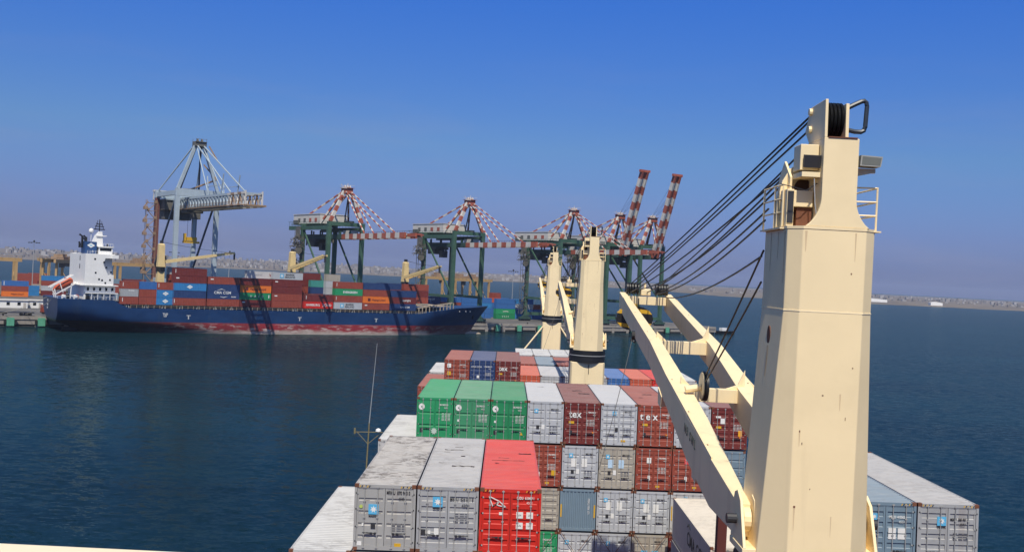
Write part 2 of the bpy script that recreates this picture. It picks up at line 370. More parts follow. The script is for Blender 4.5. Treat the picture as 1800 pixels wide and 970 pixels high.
def quay():
    m, t, b = new_mat('yard_asphalt'); N, L = t.nodes.new, t.links.new
    co = N('ShaderNodeTexCoord'); n = N('ShaderNodeTexNoise'); n.inputs['Scale'].default_value = .06; n.inputs['Detail'].default_value = 7; n.inputs['Roughness'].default_value = .65; L(co.outputs['Object'], n.inputs[0])
    r = N('ShaderNodeValToRGB'); L(n.outputs[0], r.inputs[0])
    r.color_ramp.elements[0].position = .35; r.color_ramp.elements[0].color = (.075, .072, .07, 1); r.color_ramp.elements[1].position = .7; r.color_ramp.elements[1].color = (.16, .15, .14, 1)
    L(r.outputs[0], b.inputs['Base Color']); b.inputs['Roughness'].default_value = .95
    poly = [(-420, QE + 1.2), (412, QE + 1.2), (412, 442), (345, 452), (335, 640), (200, 800), (-420, 860)]
    mb = MB(); mb.prism(poly, -3, GZ, 'z'); o = mb.build('quay_yard', m); o.rotation_euler = (0, 0, A); tag(o, kind='structure')
    mb = MB(); mb.box(-420, 412, QE, QE + 1.196, .9, GZ + .15); mb.box(-420, 412.3, QE - .25, QE - .003, 2.6, GZ + .25)
    mb.box(412.003, 413, QE, 442, .9, GZ + .15)
    for i in range(60):
        s = -160 + i * 9.6; mb.box(s - .8, s + .8, QE - .12, QE - .002, -2, 2.597)
    o = mb.build('quay_wall', CONC); o.rotation_euler = (0, 0, A); tag(o, 'long pale concrete quay wall under the green fenders', 'quay wall')
    mb = MB(); mb.box(-420, 412, QE + .3, QE + 1.0, -2, .897)
    o = mb.build('quay_footing', flat('wet_concrete', (.03, .028, .024), .6)); o.rotation_euler = (0, 0, A); tag(o, kind='structure')
    fen = MB(); fen.box(-1.2, 1.2, -.75, -.2, .35, 3.2); fen.box(-1.35, 1.35, -.2, 0, 1.0, 2.6)
    fm = fen.mesh('fender_panel', paint('fender_green', (.10, .36, .23), .6, .3, rust=.5)); 
    arm = MB(); arm.box(-.375, .375, -.6, 0, .9, 2.5)
    am = arm.mesh('rubber_pad', flat('black_rubber', (.015, .015, .015), .8))
    words = {50.5: 'leftmost', 61.5: 'first whole', 71.6: 'next to the blue stern'}
    for i, s in enumerate((61.5, 71.6, 268.3, 280.5, 292.5, 304, 316, 352, 364, 376, 390)):
        o = link('quay_fender', fm); o.location = PT(s, QE - .26, 0); o.rotation_euler = (0, 0, A)
        lab = ('green quay fender at the far west end of the wall', 'green quay fender just behind the blue ship stern', 'dark green quay fender just ahead of the blue bow', 'bright green quay fender second from the blue bow',
               'green quay fender beside the farthest cream ship crane', 'green quay fender hidden by the far cream ship crane', 'green quay fender between the two farther ship cranes', 'green quay fender seen right of the middle ship crane', 'green quay fender below the yellow hook block', 'green quay fender near the quay end between boom arms', 'last green quay fender towards the end of the quay')[i]
        tag(o, lab, 'fender', 'green fenders along the quay wall'); 
        for x in (-1.73, 1.73): link('rubber_pad', am, o).location.x = x
    bol = MB(); bol.tube([(0, 0, 0), (0, 0, .45)], .22, 8); bol.tube([(0, 0, .45), (0, 0, .7)], .36, 8); bmh = bol.mesh('bollard', BLACK)
    for i, s in enumerate((57, 66, 262, 286, 310)):
        o = link('mooring_bollard', bmh); o.location = PT(s, QE + .5, GZ + .15); tag(o, ('small black bollard at the west end of the quay', 'small black bollard astern of the blue ship', 'small black bollard at the blue bow', 'small black bollard ahead of the blue bow', 'small black bollard behind the farthest ship crane')[i], 'bollard', 'mooring bollards on the quay')
quay()

# ------------------------------------------------------------------ containers
CL, CW, CH = 12.19, 2.44, 2.60
def near_body(face='door', L_=CL, roofpitch=.28):
    """corrugated steel box with posts, rails and corner castings; the door end faces -y"""
    mb = MB(); h = CW / 2; mb.mats = [WHITE, RUST]
    for x in (-h - .004, h - .166):
        for y in (-.004, L_ - .166):
            for z in (-.012, CH - .116): mb.box(x, x + .17, y, y + .17, z, z + .128, RUST)
    for x in (-h + .03, h - .12):
        for y in (.03, L_ - .12): mb.box(x, x + .09, y, y + .09, -.10, -.013, RUST)
    mb.box(-h, -h + .10, 0, .12, 0, CH); mb.box(h - .10, h, 0, .12, 0, CH)          # door posts
    mb.box(-h, -h + .08, L_ - .12, L_, 0, CH); mb.box(h - .08, h, L_ - .12, L_, 0, CH)
    mb.box(-h + .10, h - .10, .01, .12, CH - .13, CH - .002); mb.box(-h + .10, h - .10, .01, .12, .0, .16)
    mb.box(-h + .08, h - .08, L_ - .10, L_ - .01, CH - .13, CH - .002); mb.box(-h + .08, h - .08, L_ - .10, L_ - .01, 0, .16)
    for s in (-1, 1):                                                                # side rails and corrugated side
        x0, x1 = (-h, -h + .06) if s < 0 else (h - .06, h)
        mb.box(x0, x1, .12, L_ - .12, CH - .07, CH - .003); mb.box(x0, x1, .12, L_ - .12, .003, .16)
        n = int((L_ - .24) / roofpitch); st = (L_ - .24) / n; V = []; Fc = []
        for i in range(n):
            y = .12 + i * st
            for f, d in ((0, .006), (.30, .006), (.5, .042), (.80, .042)): V.append((y + f * st, d))
        V.append((L_ - .12, .006)); vs = []
        for y, d in V:
            x = -h + d if s < 0 else h - d; vs += [(x, y, .155), (x, y, CH - .068)]
        for i in range(len(V) - 1): Fc.append((2 * i, 2 * i + 1, 2 * i + 3, 2 * i + 2))
        mb.add(vs, Fc)
    n = int((L_ - .24) / roofpitch); st = (L_ - .24) / n; vs = []; Fc = []           # ribbed roof
    V = []
    for i in range(n):
        y = .12 + i * st
        for f, d in ((0, -.030), (.35, -.030), (.5, -.006), (.85, -.006)): V.append((y + f * st, d))
    V.append((L_ - .12, -.03))
    for y, d in V: vs += [(-h + .06, y, CH + d), (h - .06, y, CH + d)]
    for i in range(len(V) - 1): Fc.append((2 * i, 2 * i + 2, 2 * i + 3, 2 * i + 1))
    mb.add(vs, Fc)
    vs, Fc, V = [], [], []                                                           # corrugated end wall
    for i in range(9):
        x = -h + .08 + i * (CW - .16) / 9
        for f, d in ((0, .02), (.35, .02), (.5, .065), (.85, .065)): V.append((x + f * (CW - .16) / 9, d))
    V.append((h - .08, .02))
    for x, d in V: vs += [(x, L_ - d, .155), (x, L_ - d, CH - .12)]
    for i in range(len(V) - 1): Fc.append((2 * i, 2 * i + 1, 2 * i + 3, 2 * i + 2))
    mb.add(vs, Fc)
    if face == 'end':
        mb.add([(x, L_ - y, z) for x, y, z in vs], Fc)
    mb.add([(-h + .05, .05, .08), (h - .05, .05, .08), (h - .05, L_ - .05, .08), (-h + .05, L_ - .05, .08)], [(0, 1, 2, 3)])
    me = mb.mesh('container_body', WHITE)
    return me
def door_mesh(style):
    """one door leaf 1.10 x 2.28 hinged at x=0 .. 1.10; profile swept across; front faces -y"""
    z0, z1 = .165, CH - .135; prof = []
    if style == 'flat': gr = [(z0 + f * (z1 - z0), .07) for f in (.16, .37, .58, .80)]; dep = .035
    elif style == 'wide': gr = [(z0 + f * (z1 - z0), .10) for f in (.30, .64)]; dep = .04
    else: gr = [(z0 + f * (z1 - z0), .17) for f in (.13, .31, .49, .67, .85)]; dep = .036
    prof.append((0, z0))
    for c, hh in gr: prof += [(0, c - hh / 2 - .025), (dep, c - hh / 2), (dep, c + hh / 2), (0, c + hh / 2 + .025)]
    prof.append((0, z1)); mb = MB(); mb.mats = [WHITE, STEEL]; x0, x1 = .07, 1.03
    for z in (.34, .92, 1.62, 2.25): mb.box(-.055, .05, .0, .0245, z - .03, z + .03, STEEL)
    for (ya, za), (yb, zb) in zip(prof, prof[1:]):
        mb.add([(x0, ya + .035, za), (x1, ya + .035, za), (x1, yb + .035, zb), (x0, yb + .035, zb)], [(0, 1, 2, 3)])
    mb.box(.004, x0, .025, .09, z0, z1); mb.box(x1, 1.106, .025, .09, z0, z1)
    mb.box(x0, x1, .026, .09, z0, z0 + .04); mb.box(x0, x1, .026, .09, z1 - .04, z1)
    mb.add([(x0, .088, z0), (x1, .088, z0), (x1, .088, z1), (x0, .088, z1)], [(0, 1, 2, 3)])
    return mb.mesh('container_door', WHITE)
def rod_mesh():
    mb = MB(); mb.tube([(0, -.005, .06), (0, -.005, CH - .05)], .019, 6)
    for z in (.075, CH - .12): mb.box(-.05, .05, -.02, .03, z, z + .05)
    for z in (.62, 1.3, 1.95): mb.box(-.045, .045, -.022, .03, z - .02, z + .02)
    return mb.mesh('lock_rod', STEEL)
def handle_mesh():
    mb = MB(); mb.bar((-.05, -.03, .70), (.34, -.03, .66), .022, .026); mb.box(.24, .35, -.01, .035, .63, .70)
    return mb.mesh('door_handle', DSTEEL)
BODY, BODYEND = near_body(), near_body('end')
ROD, HANDLE = rod_mesh(), handle_mesh()
DOORS = {k: door_mesh(k) for k in ('flat', 'wide', 'ribbed')}
GASKET = MB().box(-.006, .006, .03, .07, .17, CH - .14).mesh('door_seal', flat('rubber_seal', (.012, .012, .012), .8))
def hazard_mesh():
    mb = MB(); h = CW / 2
    for x0 in (0,):
        for k in range(6):
            x = x0 + k * .075; mb.add([(x, .004, CH - .115), (x + .04, .004, CH - .115), (x + .075, .004, CH - .03), (x + .035, .004, CH - .03)], [(0, 1, 2, 3)], YELLOW if k % 2 == 0 else BLACK)
    return mb.mesh('hazard_strip', YELLOW)
HAZ = hazard_mesh()
CC = {  # container paints
 'grey': paint('container_grey', (.345, .355, .365), .5, .12, rust=.36, dirt=.16, streak=.30, flake=.22, roofdust=.57),
 'greydirty': paint('container_grey_flaking', (.345, .345, .335), .55, .12, rust=.42, dirt=.12, streak=.30, flake=.9, roofdust=.72),
 'lgrey': paint('container_light_grey', (.43, .45, .475), .5, .10, rust=.22, dirt=.06, streak=.15, roofdust=.62),
 'bgrey': paint('container_beige_grey', (.37, .34, .285), .55, .14, rust=.55, dirt=.15, streak=.5, roofdust=.62),
 'white': paint('container_white', (.50, .495, .485), .5, .08, rust=.25, dirt=.08, streak=.15, flake=.35),
 'red': paint('container_red', (.56, .022, .012), .45, .12, rust=.18, dirt=.05, roofdust=.30),
 'maroon': paint('container_maroon', (.15, .022, .018), .5, .18, rust=.25, dirt=.1, roofdust=.44),
 'rust': paint('container_rust_red', (.27, .055, .032), .5, .2, rust=.3, dirt=.1, roofdust=.34),
 'rustor': paint('container_orange_red', (.52, .10, .05), .5, .15, rust=.2, roofdust=.32),
 'green': paint('container_green', (.02, .27, .105), .45, .14, rust=.18, dirt=.05, roofdust=.26),
 'fgreen': paint('container_faded_green', (.045, .25, .12), .5, .18, rust=.2, dirt=.05, streak=.1, roofdust=.42),
 'dgreen': paint('container_deep_green', (.016, .22, .085), .45, .16, rust=.22, dirt=.05, roofdust=.34),
 'navy': paint('container_navy', (.018, .045, .14), .5, .15, rust=.2, roofdust=.34),
 'blue': paint('container_blue', (.035, .13, .36), .5, .15, rust=.15, roofdust=.32),
 'lblue': paint('container_light_blue', (.03, .19, .44), .5, .15, rust=.15, roofdust=.27),
 'bluegrey': paint('container_blue_grey', (.16, .23, .29), .5, .12, rust=.25, streak=.2, roofdust=.37),
 'orange': paint('container_orange', (.72, .17, .02), .5, .12, rust=.15, roofdust=.27),
 'teal': paint('container_teal', (.05, .25, .22), .5, .15, rust=.2),
}
_proto = {}
def proto(style):
    if style in _proto: return _proto[style]
    r = link('shipping_container', BODYEND if style == 'end' else BODY)
    if style != 'end':
        for s in (-1, 1):
            d = link('container_door', DOORS[style], r)
            d.location = (-CW / 2 + .105, 0, 0) if s < 0 else (CW / 2 - .105, 0, 0)
            if s > 0: d.scale = (-1, 1, 1)
            for x in (.30, .82):
                q = link('lock_rod', ROD, d); q.location = (x, 0, 0)
                hd = link('door_handle', HANDLE, d); hd.location = (x + (.0 if x < .5 else -.36), 0, 0)
        link('door_seal', GASKET, r)
    freeze(r); _proto[style] = r
    return r
_first = set()
_groups = {}
def container(loc, col, style, label, group, zs=1.0, heel=True, haz=False):
    p = proto(style)
    if style not in _first: _first.add(style); o = p
    else: o = copy_tree(p)
    x, y, z = loc
    o.location = (x, y, z + (HEEL * x if heel else 0)); o.rotation_euler = (0, -HEEL if heel else 0, 0); o.scale = (1, 1, zs)
    tag(o, label, 'container', group)
    setmat(o, CC[col])
    for c in kids(o):
        if c.name.startswith('container_door'): setmat(c, CC[col])
    if haz:
        for x in (-CW / 2 + .18, CW / 2 - .62): link('hazard_strip', HAZ, o).location.x = x
    return o
def kids(o): return [c for c in o.children]
def mark(parent, name, x, z, wd, ht, mat, y=.018):
    o = MB().box(x - wd / 2, x + wd / 2, y - .006, y + .012, z - ht / 2, z + ht / 2).build(name, mat, parent); return o
_star = MB().prism(star_pts(0, 0, .15), -.012, -.007, 'y').mesh('star_emblem', MARKW)
def star_sign(parent, x, z, size=.40, words_=True):
    mb = MB().box(-.2, .2, -.006, .012, -.2, .2); o = mb.build('emblem_panel', SIGNBLUE, parent); o.location = (x, .016, z); k = size / .4; o.scale = (k, 1, k)
    st = link('star_emblem', _star, o)
    if words_: letter(o, 'MAERSK', (0, -.004, -.27), .10, MARKB, bold=.003)
    return o
def code(parent, big, small, x, z, mat, size=.19):
    letter(parent, big, (x, .012, z), size, mat, squeeze=.66, bold=.004); letter(parent, small, (x + .16, .012, z - size * 1.25), size * .9, mat, squeeze=.8)
def fine(parent, x, z, mat, rows=4, wd=.55):
    """the small weight table stencilled on a right-hand door"""
    mb = MB()
    for r_ in range(rows):
        for x0, l in ((0, .16), (.22, .17), (.42, .15)):
            mb.box(x - wd / 2 + x0, x - wd / 2 + x0 + l, .014, .024, z - r_ * .085 - .013, z - r_ * .085 + .013)
    return mb.build('weight_table', mat, parent)
BAY = {1: 40.8, 2: 54.7, 3: 69.4, 5: 100.0, 6: 114.3, 7: 128.7, 8: 143.0}
def kx(k): return -5.6 + 2.5 * k + 1.25
def place(bay, k, tier, col, style, label, haz=False, dy=0):
    if bay == 3: zs, pitch = 1.075, 2.94
    else: zs, pitch = 1.0, 2.70
    top = 18.90 - (tier - 1) * pitch
    return container((kx(k), BAY[bay] + dy, top - CH * zs), col, style, label, {1: 'containers of the nearest bay', 2: 'containers of the low bay behind the crane', 3: 'containers of the tall door-wall bay', 5: 'containers beyond the middle crane'}.get(bay, 'containers of the far bays'), zs, True, haz)
_scuff = flat('dark_scuff', (.05, .035, .03), .8)
def scuffs(o, lst):
    for x, y, w_, l in lst:
        mb = MB(); n = 6; pts = [(x - w_ / 2 + w_ * i / n, y + random.uniform(-.3, .3) * l) for i in range(n + 1)]
        for (xa, ya), (xb, yb) in zip(pts, pts[1:]):
            h = l * random.uniform(.25, .6); mb.add([(xa, ya - h, CH + .002), (xb, yb - h * .7, CH + .002), (xb, yb + h * .7, CH + .002), (xa, ya + h, CH + .002)], [(0, 1, 2, 3)])
        mb.build('roof_stain', _scuff, o)
# -- nearest bay
c = place(1, -1, 2, 'white', 'flat', 'long white container roof running out at the picture bottom over the sea'); 
c = place(1, 0, 1, 'greydirty', 'flat', 'grey container with heavily flaking roof, outermost of the near row', True)
star_sign(c, -.45, 1.62); code(c, 'MRKU  870 960 0', '45G1', .52, 2.30, MARKB); fine(c, .55, 1.06, INK); mark(c, 'data_plate', -.45, .95, .18, .2, DSTEEL); mark(c, 'sticker', -.85, 1.0, .10, .12, MARKW); mark(c, 'sticker', -.98, .25, .18, .16, MARKW); mark(c, 'sticker', .55, .22, .26, .14, YELLOW)
MB().prism(disc_pts(-.95, 1.72, .07), .008, .02, 'y').build('round_sticker', flat('lime_sticker', (.45, .55, .12), .6), c)
c = place(1, 1, 1, 'grey', 'ribbed', 'grey container with grimy doors beside the red one', True)
star_sign(c, -.40, 2.0); code(c, 'MRTU  424 021 9', '45G1', .55, 2.12, MARKB); fine(c, .55, 1.55, INK, 5); mark(c, 'data_plate', -.95, .78, .18, .22, DSTEEL); mark(c, 'sticker', -.42, .78, .18, .34, MARKW); mark(c, 'sticker', -.70, .78, .09, .14, MARKW)
scuffs(c, [(.4, 4.6, 1.0, .22), (-.2, 8.6, .9, .16), (-.5, 8.0, .3, .12), (.3, 7.0, .2, .25), (-.6, 5.2, .25, .1), (.0, 9.4, .4, .1)])
c = place(1, 2, 1, 'red', 'ribbed', 'bright red container with a white crossed diamond emblem on its door', True)
scuffs(c, [(-.1, 6.3, 1.5, .12), (-.3, 6.9, .5, .10), (.7, 8.2, .6, .16), (-.6, 5.6, .18, .14)])
em = MB()
for p, q in (((-.86, 2.30), (-.70, 1.90)), ((-.70, 1.90), (-.46, 2.12)), ((-.46, 2.12), (-.86, 2.30)), ((-.70, 1.90), (-.52, 2.06)), ((-.46, 2.12), (-.18, 1.88)), ((-.18, 1.88), (-.54, 1.96)), ((-.46, 2.12), (-.54, 1.96))):
    em.bar((p[0], .008, p[1]), (q[0], .008, q[1]), .035, .012, up=(0, 1, 0))
em.build('diamond_emblem', MARKW, c); code(c, 'SUDU  610489 1', '45G1', .60, 2.26, MARKW, .15)
for x, z in ((.38, 1.58), (.78, 1.58), (.38, 1.16), (.78, 1.16)): mark(c, 'placard', x, z, .27, .25, MARKW); letter(c, 'UN', (x, .008, z), .09, MARKB)
mark(c, 'sticker', -.38, 1.62, .13, .11, MARKW)
for k, nm in ((0, 'flaking roofed'), (1, 'grimy doored'), (2, 'bright red')):
    place(1, k, 2, ('grey', 'rust', 'maroon')[k], 'flat', 'container stacked directly under the %s container of the near row' % nm)
c = place(1, 8, 1, 'bluegrey', 'ribbed', 'blue grey container beside the near tower, inner of the pair', True)
star_sign(c, -.45, 2.02, .25, False); code(c, 'MSKU  410562 0', '45G1', .50, 2.02, MARKW, .15)
for x in (.28, .66):
    for z in (1.48, 1.24): mark(c, 'placard', x, z, .30, .2, MARKW)
c = place(1, 9, 1, 'grey', 'ribbed', 'grey container at the ship side, outer of the pair by the near tower', True)
star_sign(c, -.25, 1.92, .36); code(c, 'MSKU  308 907 1', '45G1', .45, 2.0, MARKB, .15); fine(c, .5, 1.45, INK)
for k in (8, 9): place(1, k, 2, ('rust', 'grey')[k - 8], 'flat', ('rust red', 'second grey')[k - 8] + ' container stacked under the pair by the near tower')
# -- low bay behind the near crane
c = place(2, 7, 3, 'bgrey', 'ribbed', 'pale roofed container low between the boom hinge and the door wall')
c.location.x -= .25; c.location.z -= .28
setmat(c, paint('container_pale_lettered', (.62, .56, .47), .5, .08, rust=.2, dirt=.10, streak=.2, flake=.2))
letter(c, 'CMA CGM', (-CW / 2 - .004, 4.2, 1.35), 1.15, MARKB, (90, 0, -90), bold=.012)
MB().tube([(-CW / 2 - .006, 6.9, 2.0), (-CW / 2 - .006, 6.4, 2.25), (-CW / 2 - .006, 5.9, 2.05)], [.02, .07, .02], 6).build('swoosh_emblem', MARKB, c)
place(2, 8, 3, 'rust', 'ribbed', 'rust red container low behind the boom hinge'); o = place(2, 7, 4, 'grey', 'flat', 'grey container under the low pale roofed one'); o.location.x -= .25; o.location.z -= .28
# -- door-wall bay
GR = [('green', 'bright green container at the open side end of the green trio'), ('fgreen', 'middle green container of the trio with a worn roof'), ('dgreen', 'dark green container next to the white roofed one')]
for k, (col, lab) in enumerate(GR):
    c = place(3, k, 1, col, 'wide', lab)
    o = MB().prism(disc_pts(-.90, 2.02, .20), .004, .02, 'y').build('round_emblem', MARKW, c); MB().prism(disc_pts(-.90, 2.02, .045), -.004, .003, 'y').build('emblem_centre', flat('emblem_green', (.03, .16, .08), .6), o)
    code(c, 'EISU 945312 %d' % k, '45G1', .58, 2.16, MARKW, .15); fine(c, .72, 1.62, MARKW, 6, .5)
    if k: mark(c, 'sticker', -.90, 1.22, .12, .13, MARKW)
    mark(c, 'data_plate', -.88, .55, .22, .26, DSTEEL)
    if k == 0: MB().prism(star_pts(-.02, .50, .24, 9, .6), .0, .016, 'y').build('repair_patch', paint('pale_patch', (.45, .55, .48), .7, .3), c)
    if k == 2:
        MB().prism([(.78, .42), (1.0, .42), (.89, .62)], .008, .02, 'y').build('warning_triangle', YELLOW, c)
def greydeco(c, n, pale=False):
    star_sign(c, -.62 + .3 * (n % 2), 2.0, .26, False); code(c, 'MSKU %06d' % (213400 + 7391 * n), '45G1', .62, 2.12, MARKB, .13)
    if n % 3 == 1:
        for x in (-.42, .32): mark(c, 'placard', x, 1.62, .36, .52, MARKW)
    mark(c, 'data_plate', -.5 + .35 * (n % 2), .98, .2, .24, DSTEEL); fine(c, .55, 1.08, INK)
    if n % 2: mark(c, 'sticker', .32, .28, .3, .13, YELLOW)
    else: mark(c, 'sticker', -.14, 1.0, .2, .3, MARKW)
def texdeco(c, word='tex', n=0):
    if word: letter(c, word, (-.48, .008, 1.86), .62, MARKW, bold=.012)
    code(c, 'TEMU %06d' % (417200 + 911 * n), '45G1', .66, 2.0, MARKW, .13); fine(c, .55, 1.52, MARKW, 5)
    mark(c, 'sticker', -.72, 1.35, .36, .15, YELLOW); mark(c, 'data_plate', -.75, .72, .2, .26, DSTEEL); MB().prism([(.66, .8), (.86, .8), (.76, .62)], .008, .02, 'y').build('warning_triangle', flat('orange_sign', (.7, .2, .02), .6), c)
c = place(3, 3, 1, 'lgrey', 'flat', 'pale grey container with a bright white roof right of the greens'); greydeco(c, 0); scuffs(c, [(-.1, 9.0, .5, .2)])
c = place(3, 4, 1, 'maroon', 'ribbed', 'maroon container with three white letters, nearer the greens'); texdeco(c, 'tex', 1); scuffs(c, [(.5, 5.5, .8, .5), (.1, 7.2, .7, .4), (-.4, 8.6, .3, .2)])
c = place(3, 5, 1, 'lgrey', 'ribbed', 'grey container between the two lettered maroon ones'); greydeco(c, 3)
c = place(3, 6, 1, 'rust', 'ribbed', 'red brown container with spaced white letters beside the boom'); texdeco(c, 't e x', 2); scuffs(c, [(.2, 6.2, .7, .4), (-.5, 4.2, .3, .2)])
c = place(3, 7, 1, 'lgrey', 'flat', 'grey container mostly hidden by the near boom arm'); greydeco(c, 4)
c = place(3, 8, 1, 'maroon', 'ribbed', 'maroon container between boom arm and near tower with an orange sign'); texdeco(c, None, 3)
mark(c, 'placard', -.45, 1.75, .3, .34, MARKW); mark(c, 'placard', .75, 1.0, .26, .36, flat('orange_placard', (.75, .35, .02), .6)); mark(c, 'sticker', -.75, 2.0, .34, .12, MARKW)
T2 = [(3, 'rust', 'ribbed', 'rust red container just behind the bright red roof'), (4, 'lgrey', 'flat', 'grey container with two white placards in the second tier under a maroon one'), (5, 'bgrey', 'flat', 'beige grey container with pale blue placards in the second tier'),
      (6, 'rust', 'ribbed', 'red brown container in the second tier below the spaced letters'), (7, 'rust', 'ribbed', 'red brown container in the second tier cut by the boom arm'), (8, 'bluegrey', 'flat', 'dark container in the gap between boom arm and near tower')]
for k, col, stl, lab in T2:
    c = place(3, k, 2, col, stl, lab)
    if k in (4, 5):
        greydeco(c, 2 * k + 4)
        for x in (-.42, .30): mark(c, 'placard', x, 1.55, .36, .52, MARKW if k == 4 else flat('pale_blue_placard', (.45, .62, .78), .6))
    elif k < 8:
        code(c, 'TRLU %06d' % (550100 + 77 * k), '45G1', .6, 2.0, MARKW, .13); fine(c, .55, 1.4, MARKW, 5)
        mark(c, 'placard', {3: .72, 6: -.32, 7: -.25}[k], {3: .85, 6: 1.85, 7: 1.85}[k], .3, .34, {3: YELLOW, 6: MARKW, 7: flat('red_placard', (.7, .08, .08), .6)}[k])
        mark(c, 'sticker', .3, .22, .28, .12, YELLOW); mark(c, 'sticker', -.3, .75, .16, .3, MARKW)
T3 = [(3, 'bgrey', 'ribbed', 'stained beige grey container above the low green one'), (4, 'bluegrey', 'end', 'blue grey container showing its corrugated end wall without doors'), (5, 'lgrey', 'flat', 'grey container in the third tier beside the corrugated blue end wall'),
      (6, 'lgrey', 'flat', 'grey container with two big white placards in the third tier'), (7, 'white', 'flat', 'white refrigerated container partly behind the low pale roof'), (8, 'blue', 'end', 'blue container peeking out behind the boom hinge')]
for k, col, stl, lab in T3:
    c = place(3, k, 3, col, stl, lab)
    if k in (5, 6):
        greydeco(c, 2 * k + 6)
        if k == 6:
            for x in (-.36, .30): mark(c, 'placard', x, 1.55, .38, .52, MARKW)
    if k == 4:
        letter(c, 'MSKU 904 171', (.72, .010, 1.55), .20, MARKW, (90, 90, 0), squeeze=.8)
        for x in (-1.13, 1.13): mark(c, 'yellow_bar', x, 1.25, .10, .8, YELLOW, -.002)
    if k == 7: letter(c, 'CA', (-.2, .006, 2.28), .22, SIGNBLUE, bold=.01); mark(c, 'yellow_bar', -1.12, 1.3, .08, .9, YELLOW, -.004)
T4 = [(3, 'green', 'wide', 'green container low beside the bright red one'), (4, 'lgrey', 'flat', 'grey container behind crossed lashing rods, nearest the low green one'), (5, 'lgrey', 'flat', 'grey container behind crossed lashing rods, middle of three'), (6, 'bgrey', 'flat', 'beige container with two blue star signs behind crossed lashing rods')]
for k, col, stl, lab in T4:
    c = place(3, k, 4, col, stl, lab)
    if k == 3: code(c, 'EMCU 812044', '45G1', .55, 2.1, MARKW, .15); fine(c, .6, 1.6, MARKW, 6)
    elif k == 6: star_sign(c, -.35, 1.42, .42, False); star_sign(c, .38, 1.42, .42, False); code(c, 'MSKU 520 331', '45G1', .6, 2.2, MARKB, .13)
    else: greydeco(c, k * 3 + 2)
    if k == 4: mark(c, 'placard', -.3, 1.3, .36, .5, MARKW)
place(3, 7, 4, 'maroon', 'flat', 'maroon container in deep shade under the white refrigerated one')
c = place(3, -1, 2, 'white', 'flat', 'pale roofed container sticking out seaward below the green trio'); place(3, -1, 3, 'lgrey', 'flat', 'grey container under the pale one that sticks out below the greens')
# -- bays beyond the middle crane
c = place(5, -1, 2, 'rust', 'ribbed', 'rust red container outermost behind the bright green one'); place(5, -1, 3, 'maroon', 'ribbed', 'maroon container under the outermost rust red one')
c = place(5, 0, 1, 'rust', 'ribbed', 'rust red container with orange placard, outermost of the far trio'); code(c, 'CAIU 771204', '45G1', .55, 2.1, MARKW, .16); fine(c, .6, 1.2, MARKW, 4); mark(c, 'placard', -.75, 1.25, .36, .36, YELLOW); mark(c, 'placard', -.75, 2.0, .36, .4, MARKW)
c = place(5, 1, 1, 'navy', 'ribbed', 'navy blue container in the middle of the far trio'); code(c, 'CMAU 402 117', '45G1', .55, 2.0, MARKW, .16); letter(c, 'CMA CGM', (-.6, .008, 1.95), .22, MARKW); mark(c, 'placard', -.4, 1.0, .26, .26, MARKW); fine(c, .55, 1.4, MARKW, 4)
c = place(5, 2, 1, 'maroon', 'ribbed', 'lettered maroon container of the far trio beside the navy one'); texdeco(c, 'tex', 5)
for k, col, lab in ((-1, 'white', 'white container at the sea side behind the far trio'), (3, 'rustor', 'orange red container just right of the far lettered one'), (4, 'lgrey', 'white roofed container in front of the farthest crane'), (5, 'white', 'white roofed container beside the middle tower foot'),
                    (6, 'grey', 'grey container right behind the middle tower'), (7, 'blue', 'blue roofed container right of the middle tower'), (8, 'rustor', 'orange roofed container between the blue and the crimson roofs'), (9, 'red', 'crimson roofed container left of the boom arm'), (10, 'white', 'white container at the starboard edge seen between the boom arms')):
    place(6, k, 2, col, 'ribbed', lab)
for k in (7, 8, 9, 10): place(6, k, 3, 'navy' if k < 10 else 'grey', 'ribbed', {7: 'navy', 8: 'dark blue', 9: 'deep navy', 10: 'grey'}[k] + ' container under the ' + {7: 'blue', 8: 'orange', 9: 'crimson', 10: 'white starboard'}[k] + ' roofed one far ahead')
for k, col, lab in ((3, 'rust', 'rust red roof left of the farthest crane foot'), (4, 'bluegrey', 'grey roof at the farthest crane foot between two rust ones'), (5, 'rust', 'rust red roof right of the farthest crane foot')): place(7, k, 2, col, 'ribbed', 'container with a ' + lab)
for k in (3, 4, 5, 6): place(8, k, 2, 'white', 'ribbed', 'white roofed container of the last bay, ' + ('left of the far tower', 'just left at the far tower', 'just right at the far tower', 'right of the far tower')[k - 3])

# lashing rods on the lowest tier of the door wall
def lashing(k, lab):
    r = thing('lashing_rods', lab, 'lashing', (kx(k), 69.25, 7.15 + HEEL * kx(k)), (0, -HEEL, 0), 'crossed lashing rods on the door wall')
    for s in (-1, 1): MB().tube([(-1.05 * s, 0, 0), (1.05 * s, -.04 * s, 3.0)], .018, 6).build('lashing_rod', RUST, r)
for k, l in ((3, 'rusty crossed rods in front of the low green container'), (4, 'rusty crossed rods left of three in front of grey doors'), (5, 'rusty crossed rods middle of three in front of grey doors'), (6, 'rusty crossed rods in front of the blue star signs')):
    o = lashing(k, l)
# lashing bridge posts by the near crane
def bridge():
    r = thing('lashing_bridge', 'maroon lashing bridge frame with chains beside the boom hinge', 'lashing bridge', (8.45, 38.0, 6.0))
    for i, x in enumerate((0, 3.6, 6.9)):
        mb = MB(); mb.box(x - .17, x + .17, -.2, .2, 0, 13.0 if i == 0 else 11.0)
        mb.build('post', MAROONF, r)
    MB().box(.17, 6.73, -.15, .15, 8.2, 8.5).build('cross_beam', MAROONF, r)
    MB().box(-.5, 7.4, -.6, .6, 5.6, 5.75).build('walkway', MAROONF, r)
bridge()

